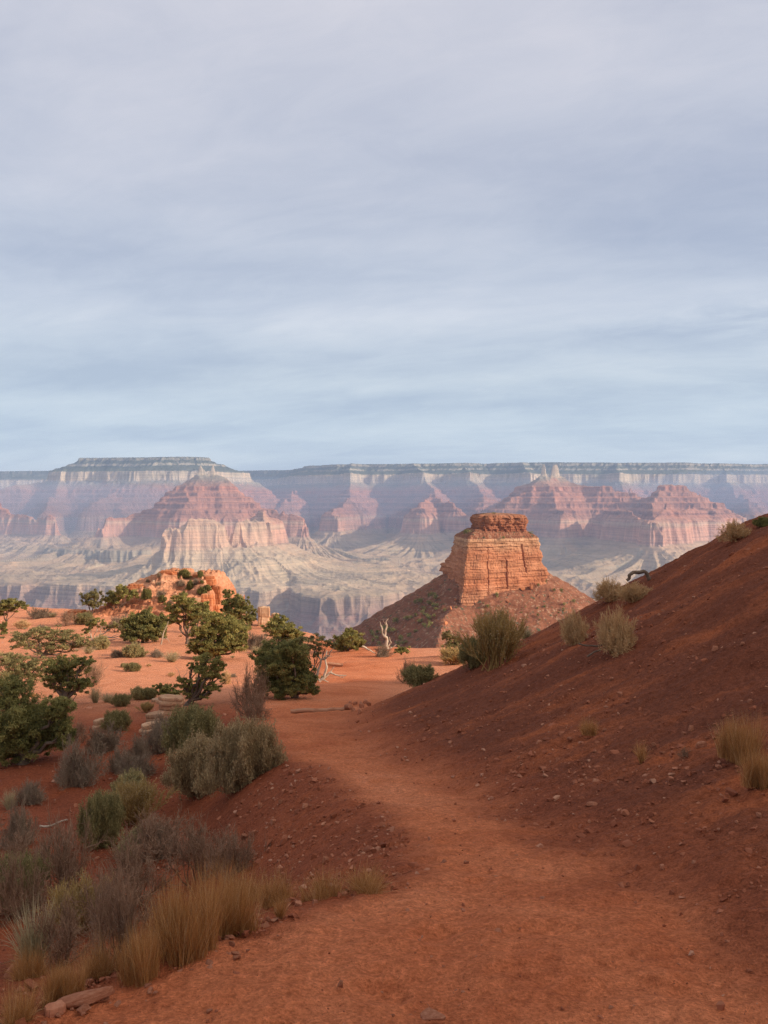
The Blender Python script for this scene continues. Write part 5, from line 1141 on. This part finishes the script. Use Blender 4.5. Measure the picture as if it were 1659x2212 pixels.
def surf_at(grid, u, v, y0, y1):
    xs, ys, z = grid; Yv = np.linspace(y0, y1, 1500); x = (u-U0)/F*Yv; zr = -(v-V0)/F*Yv
    i = np.clip(np.searchsorted(ys, Yv), 0, len(ys)-1); j = np.clip(np.searchsorted(xs, x), 0, len(xs)-1)
    hit = np.nonzero((z[i, j] >= zr) & (x > xs[0]) & (x < xs[-1]))[0]
    if len(hit) == 0: return None
    k = hit[0]; return np.array([x[k], Yv[k], zr[k]])
for kind, cat, lab, u0, u1, v0, v1 in [
        ('green', 'shrub', 'largest green bush on top of the knoll', 385, 410, 1230, 1248), ('green', 'shrub', 'round green bush at the right top of the knoll', 426, 439, 1233, 1247), ('green', 'shrub', 'green bush in the middle of the knoll face', 404, 419, 1254, 1273),
        ('green', 'shrub', 'dark green bush on the right of the knoll face', 428, 448, 1268, 1284), ('green', 'shrub', 'small green bush above the dark one on the right of the knoll', 440, 456, 1263, 1275), ('blue', 'shrub', 'grey bush on the left skyline of the knoll', 336, 349, 1235, 1246),
        ('blue', 'shrub', 'grey-purple bush near the top of the knoll', 378, 402, 1250, 1265), ('blue', 'shrub', 'grey bush low on the knoll face', 338, 358, 1273, 1288), ('green', 'shrub', 'small dark bush on the lower knoll face', 341, 358, 1286, 1300), ('green', 'shrub', 'green bush with a white dead branch at the left of the knoll', 308, 328, 1272, 1293),
        ('blue', 'shrub', 'tiny grey bush at the left ledge of the knoll', 314, 324, 1249, 1258), ('blue', 'shrub', 'small round grey bush on the bare part of the knoll', 337, 348, 1256, 1264), ('blue', 'shrub', 'grey-purple bush at the upper right of the knoll', 416, 432, 1248, 1262), ('green', 'shrub', 'tiny green bush at the right rim of the knoll', 432, 440, 1253, 1260), ('blue', 'shrub', 'low brown bush at the foot of the knoll', 360, 375, 1294, 1304)]:
    p_ = surf_at(KN, (u0+u1)/2, v1, 68, 90)
    if p_ is not None: plant(kind, 'desert_shrub', cat, lab, u0, u1, v0, v1, pos=p_)
def kboulder(label, u, v, w, h, seed, layers, rz=0.0, blocky=0.4, mat=None):
    p_ = surf_at(KN, u, v, 68, 90)
    if p_ is None: return
    k = p_[1]/F; V, Fq = bedded(seed, layers, 64, blocky); V = V*np.array([w*k, w*k*0.9, h*k]); V[:, 2] -= 0.12*h*k
    o = link('boulder', raw_mesh('boulder', V, Fq), mat or M_RED, None, p_); o.rotation_euler = (0, 0, rz); props(o, label, 'boulder')
kboulder('flat ledge rock crowning the knoll', 364, 1240, 38, 9, 41, 3, 0.0, 0.5)
kboulder('thin ledge rock jutting from the left end of the knoll', 292, 1272, 40, 12, 42, 3, 0.1, 0.5)
kboulder('pale rounded boulder low on the right face of the knoll', 448, 1306, 36, 26, 43, 2, 0.2, 0.3)
kboulder('pale boulder left of the rounded one on the knoll', 424, 1306, 24, 16, 44, 2, 0.5, 0.3, M_PALE)
kboulder('lowest boulder at the right foot of the knoll', 462, 1324, 30, 20, 45, 2, 0.1, 0.4)
kboulder('blocky outcrop on the upper right shoulder of the knoll', 452, 1262, 30, 20, 46, 3, 0.1, 0.6)
kboulder('tall cliff block at the right side of the knoll', 466, 1300, 22, 38, 47, 4, 0.0, 0.7)
kboulder('small cap boulder right of the top bush of the knoll', 424, 1246, 16, 6, 48, 1, 0.0, 0.3)

rk = np.random.default_rng(91)
for _ in range(46):
    u = rk.uniform(275, 474); v = rk.uniform(1252, 1322); p_ = surf_at(KN, u, v, 68, 90)
    if p_ is None: continue
    k = p_[1]/F; o = link('knoll_stone', ROCKP[int(rk.integers(0, 10))].copy()); o.data.materials.clear(); o.data.materials.append(M_RED if rk.uniform() < 0.6 else M_PALE)
    sz = k*(3+9*rk.uniform()**2.2); o.location = p_+np.array([0, 0, 0.1*sz]); o.scale = (sz*rk.uniform(.9, 1.6), sz, sz*rk.uniform(.5, 1.0)); o.rotation_euler = (rk.uniform(-.3, .3), rk.uniform(-.3, .3), rk.uniform(0, 6.28))
    props(o, 'loose orange stone lying on the knoll face', 'rock', 'loose stones on the knoll')
# ------------------------------------------------------------------ dead wood
wood('fallen_log', 'log', 'long half buried log across the trail', [([(628, 1538), (660, 1535), (700, 1536), (744, 1532)], 0.055, 0.045)], base=(690, 1538), mat='dust', seed=3, lift=0.0, wob=0.12)
wood('fallen_log', 'log', 'short log lying on the sunlit sand right of the bleached branches', [([(706, 1437), (722, 1438), (741, 1440)], 0.07, 0.06)], base=(722, 1440), mat='dust', seed=4, lift=0.06, wob=0.1)
wood('dead_branches', 'dead wood', 'bleached spreading dead branches on the sand beside the twisted pinyon',
     [([(690, 1472), (700, 1462), (712, 1455), (730, 1458), (748, 1460)], 0.05, 0.012), ([(694, 1468), (706, 1472), (718, 1478)], 0.03, 0.01), ([(700, 1462), (704, 1440), (702, 1418), (706, 1405)], 0.045, 0.018), ([(706, 1458), (716, 1448), (722, 1440)], 0.025, 0.008), ([(690, 1470), (680, 1458), (664, 1450)], 0.04, 0.02), ([(728, 1457), (740, 1464), (748, 1458)], 0.014, 0.005), ([(702, 1425), (694, 1412)], 0.018, 0.008)], base=(700, 1474), seed=5)
wood('dead_snag', 'dead tree', 'bleached dead snag standing at the edge of the flat before the butte', [([(836, 1402), (834, 1382), (828, 1366), (822, 1350)], 0.11, 0.035), ([(831, 1374), (836, 1358), (834, 1344), (839, 1336)], 0.07, 0.02), ([(824, 1356), (820, 1342)], 0.03, 0.012), ([(838, 1396), (846, 1388), (841, 1376)], 0.05, 0.02), ([(834, 1350), (828, 1340)], 0.02, 0.008), ([(840, 1402), (852, 1396), (857, 1392)], 0.05, 0.015)], base=(837, 1404), seed=6, Y=45)
wood('fallen_branch', 'dead wood', 'bleached fallen branch left of the snag at the rim', [([(782, 1398), (796, 1408), (812, 1414)], 0.06, 0.02), ([(790, 1404), (800, 1402)], 0.03, 0.01)], base=(800, 1413), seed=7, Y=45, lift=0.05)
wood('dead_branches', 'dead wood', 'tangle of grey fallen branches left of the round dark juniper', [([(214, 1372), (228, 1366), (240, 1358)], 0.05, 0.015), ([(218, 1376), (240, 1378), (264, 1374)], 0.06, 0.02), ([(222, 1384), (244, 1382), (268, 1380)], 0.05, 0.02), ([(228, 1368), (232, 1358)], 0.03, 0.01), ([(240, 1377), (256, 1370)], 0.03, 0.012)], base=(240, 1386), seed=8)
wood('dead_branch', 'dead wood', 'white forked dead branch in front of the dark bush near the left skyline', [([(181, 1345), (186, 1334), (196, 1328)], 0.06, 0.02), ([(184, 1338), (180, 1328), (176, 1326)], 0.045, 0.015)], base=(181, 1346), seed=9)
wood('dead_branch', 'dead wood', 'pale bare branch right of the round dark juniper', [([(348, 1392), (352, 1372), (360, 1352), (364, 1342)], 0.05, 0.015), ([(352, 1374), (346, 1366)], 0.02, 0.008), ([(350, 1380), (362, 1378), (366, 1388)], 0.025, 0.008)], base=(350, 1394), seed=10)
wood('dead_branch', 'dead wood', 'arched dark dead branch sticking out over the hill crest', [([(1405, 1256), (1394, 1236), (1378, 1236), (1366, 1242), (1358, 1242), (1360, 1250), (1354, 1254)], 0.035, 0.028), ([(1378, 1236), (1372, 1240)], 0.02, 0.01)], base=(1402, 1252), mat='darkdead', seed=11, Y=16.8)
wood('dead_branch', 'dead wood', 'pale bent root under the tan shrub on the hill crest', [([(1340, 1282), (1350, 1280), (1356, 1290), (1357, 1300)], 0.02, 0.014), ([(1366, 1272), (1374, 1280), (1380, 1290)], 0.012, 0.007)], base=(1350, 1298), seed=12)
wood('dead_branch', 'dead wood', 'pale forked stem below the thin tan shrub on the hillside', [([(1242, 1392), (1244, 1378), (1250, 1366), (1262, 1366), (1270, 1376)], 0.016, 0.007), ([(1250, 1367), (1260, 1372), (1266, 1378)], 0.01, 0.006), ([(1246, 1374), (1238, 1364)], 0.01, 0.006)], base=(1244, 1390), seed=13)
wood('dead_branch', 'dead wood', 'dead roots sprawling below the bushy tan shrub', [([(1325, 1420), (1326, 1408), (1330, 1398)], 0.014, 0.01), ([(1250, 1396), (1280, 1402), (1310, 1396)], 0.012, 0.008), ([(1268, 1424), (1284, 1414), (1308, 1402)], 0.012, 0.008)], base=(1318, 1412), mat='darkdead', seed=14, lift=0.03)
wood('dead_branch', 'dead wood', 'thin dead stick arching over the left bank near the yellow rabbitbrush', [([(188, 1752), (206, 1748), (220, 1726), (236, 1706)], 0.012, 0.006)], base=(200, 1756), mat='darkdead', seed=15)
wood('dead_branch', 'dead wood', 'dead stick lying among the bare shrubs of the left bank', [([(86, 1790), (100, 1792), (122, 1782), (146, 1776)], 0.014, 0.008)], base=(110, 1796), seed=16, lift=0.03)

# ------------------------------------------------------------------ bushes on the butte
def bush_meshes():
    out = []
    for i in range(3):
        rg = np.random.default_rng(400+i); nc = 9
        c = rg.normal(0, 1, (nc, 3)); c /= np.linalg.norm(c, axis=1)[:, None]; c = c*np.array([.34, .34, .30])*rg.uniform(.4, 1, (nc, 1))+np.array([0, 0, 0.48])
        P = (c[:, None]+rg.normal(0, 0.11, (nc, 26, 3))).reshape(-1, 3); P[:, 2] = np.abs(P[:, 2])
        V, Fq, t = leaf_quads(P, 0.075, rg, np.repeat(rg.uniform(0, 1, nc), 26), 0.6)
        me = raw_mesh('juniper_bush', V, Fq); add_attr(me, 'tint', t); me.materials.append(MAT['pinyon']); out.append(me)
    return out
BM = bush_meshes()
def bush(u, v, w, h, label, group=None, top=None):
    p_ = surf_at(BUTTE, u, v, 300, 900) if top is None else pix(u, v, top)
    if p_ is None: return
    k = p_[1]/F; o = link('juniper_bush', BM[int(rng.integers(0, 3))]); o.location = p_; o.scale = (w*k, w*k, h*k); o.rotation_euler = (0, 0, rng.uniform(0, 6.28))
    props(o, label, 'bush', group)
for u, v, w, h, lab in [(1074, 1290, 12, 13, 'round dark bush right under the sunlit wall of the butte'), (1178, 1258, 9, 8, 'dark bush at the right foot of the butte wall'), (1163, 1266, 8, 7, 'dark bush left of the one at the right foot of the butte wall'), (1197, 1278, 10, 8, 'dark bush on the right skyline of the butte slope'), (1212, 1280, 11, 11, 'taller bush on the right skyline of the butte slope'),
                        (1238, 1304, 12, 11, 'bush farthest right on the butte slope'), (1219, 1308, 10, 8, 'bush near the farthest right one on the butte slope'), (1176, 1313, 7, 7, 'bush in the middle of the sunlit butte slope'), (1162, 1316, 7, 6, 'bush just left of the middle one on the sunlit butte slope'), (1161, 1332, 7, 9, 'lower bush on the sunlit butte slope'), (1217, 1320, 8, 10, 'bush below the near farthest right one'), (1166, 1340, 7, 5, 'small bush under the lower one on the sunlit slope'), (1054, 1312, 9, 8, 'faint bush left of the round dark one')]:
    bush(u, v, w, h, lab)
rb = np.random.default_rng(12)
for _ in range(60):
    t = rb.uniform(0, 1); u = 800+150*t+rb.normal(0, 10); vt = 1375-110*t; v = vt+rb.uniform(6, 70)
    if u < 985 and v < 1408: bush(u, v, rb.uniform(8, 15), rb.uniform(8, 14), 'dark bush dotted over the shaded left slope of the butte', 'bushes on the shaded butte slope')
for _ in range(22):
    u = rb.uniform(985, 1225); v = rb.uniform(1300, 1395)
    bush(u, v, rb.uniform(3, 6), rb.uniform(3, 5.5), 'tiny bush speckling the sunlit slope below the butte', 'tiny bushes on the sunlit butte slope')
for u, v, w, h, Yt, lab in [(1010, 1154, 22, 12, 588, 'dark green bush on the left shoulder of the butte under its cap'), (1144, 1156, 18, 10, 603, 'dark green bush on the right shoulder of the butte under its cap'), (1088, 1164, 9, 7, 583, 'grey bush on the rubble in the middle of the butte shoulder'), (1066, 1111, 12, 5, 600, 'low bush on top of the cap rock'), (1045, 1114, 8, 5, 598, 'bush on the left of the cap rock top'), (1112, 1116, 8, 4, 604, 'bush on the right of the cap rock top')]:
    bush(u, v, w, h, lab, None, Yt)
# fallen blocks round the butte
for u, v, w, h, lab in [(983, 1298, 8, 9, 'left of two upright blocks standing on the ridge by the butte corner'), (996, 1294, 9, 10, 'right of two upright blocks standing on the ridge by the butte corner'), (1128, 1276, 16, 13, 'large fallen block leaning on the foot of the butte wall'), (1146, 1274, 12, 12, 'second fallen block at the foot of the butte wall'), (1098, 1302, 12, 10, 'pale block on the slope below the butte wall'), (975, 1316, 10, 10, 'rock on the ridge left of the butte corner'), (962, 1352, 14, 18, 'pale outcrop on the shadow edge of the butte ridge')]:
    p_ = surf_at(BUTTE, u, v, 300, 900)
    if p_ is not None:
        k = p_[1]/F; me = ROCKP[int(rng.integers(0, 10))].copy(); me.materials.clear(); me.materials.append(M_RED)
        o = link('fallen_block', me); o.location = p_+np.array([0, 0, h*k*0.3]); o.scale = (w*k, w*k, h*k*1.5); o.rotation_euler = (rng.uniform(-.2, .2), rng.uniform(-.2, .2), rng.uniform(0, 6)); props(o, lab, 'rock')

# ------------------------------------------------------------------ haze
def build_haze():
    bm = bmesh.new(); bmesh.ops.create_cube(bm, size=1.0)
    me = bpy.data.meshes.new('haze'); bm.to_mesh(me); bm.free()
    o = link('haze', me)
    lo = np.array([-28000, -3000, -1330.]); hi = np.array([28000, 22900, 830.])
    o.location = (lo+hi)/2; o.scale = hi-lo
    m = bpy.data.materials.new('haze_air'); m.use_nodes = True; t = m.node_tree; t.nodes.clear()
    v = t.nodes.new('ShaderNodeVolumePrincipled'); out = t.nodes.new('ShaderNodeOutputMaterial')
    v.inputs['Color'].default_value = (0.46, 0.59, 0.86, 1); v.inputs['Density'].default_value = 4.4e-5; v.inputs['Anisotropy'].default_value = 0.0
    t.links.new(v.outputs[0], out.inputs['Volume']); me.materials.append(m)
    props(o, 'blue haze and thin smoke filling the far canyon', 'haze', kind='stuff')
build_haze()
def smoke(label, c, r, dens, colr=(0.70, 0.76, 0.95)):
    bm = bmesh.new(); bmesh.ops.create_icosphere(bm, subdivisions=5, radius=1.0)
    me = bpy.data.meshes.new('smoke'); bm.to_mesh(me); bm.free()
    o = link('smoke', me); o.location = c; o.scale = r
    m = bpy.data.materials.new('smoke_air'); m.use_nodes = True; t = m.node_tree; t.nodes.clear()
    v = t.nodes.new('ShaderNodeVolumePrincipled'); out = t.nodes.new('ShaderNodeOutputMaterial')
    v.inputs['Color'].default_value = (*colr, 1); v.inputs['Density'].default_value = dens
    t.links.new(v.outputs[0], out.inputs['Volume']); me.materials.append(m)
    props(o, label, 'smoke', kind='stuff')
smoke('thin pale smoke drifting before the mesa at the left', (-5400, 11900, -100), (3300, 520, 430), 4.6e-4)
smoke('wide faint smoke low over the left platform', (-5600, 9600, -420), (3400, 900, 320), 1.1e-4)
smoke('long blue smoke layer between the temples and the far rim', (-300, 12500, -40), (8200, 620, 430), 2.6e-4, (0.46, 0.58, 0.86))
smoke('blue smoke bank before the far rim at the right', (5500, 11650, 150), (2300, 420, 330), 6.0e-4, (0.52, 0.64, 0.92))
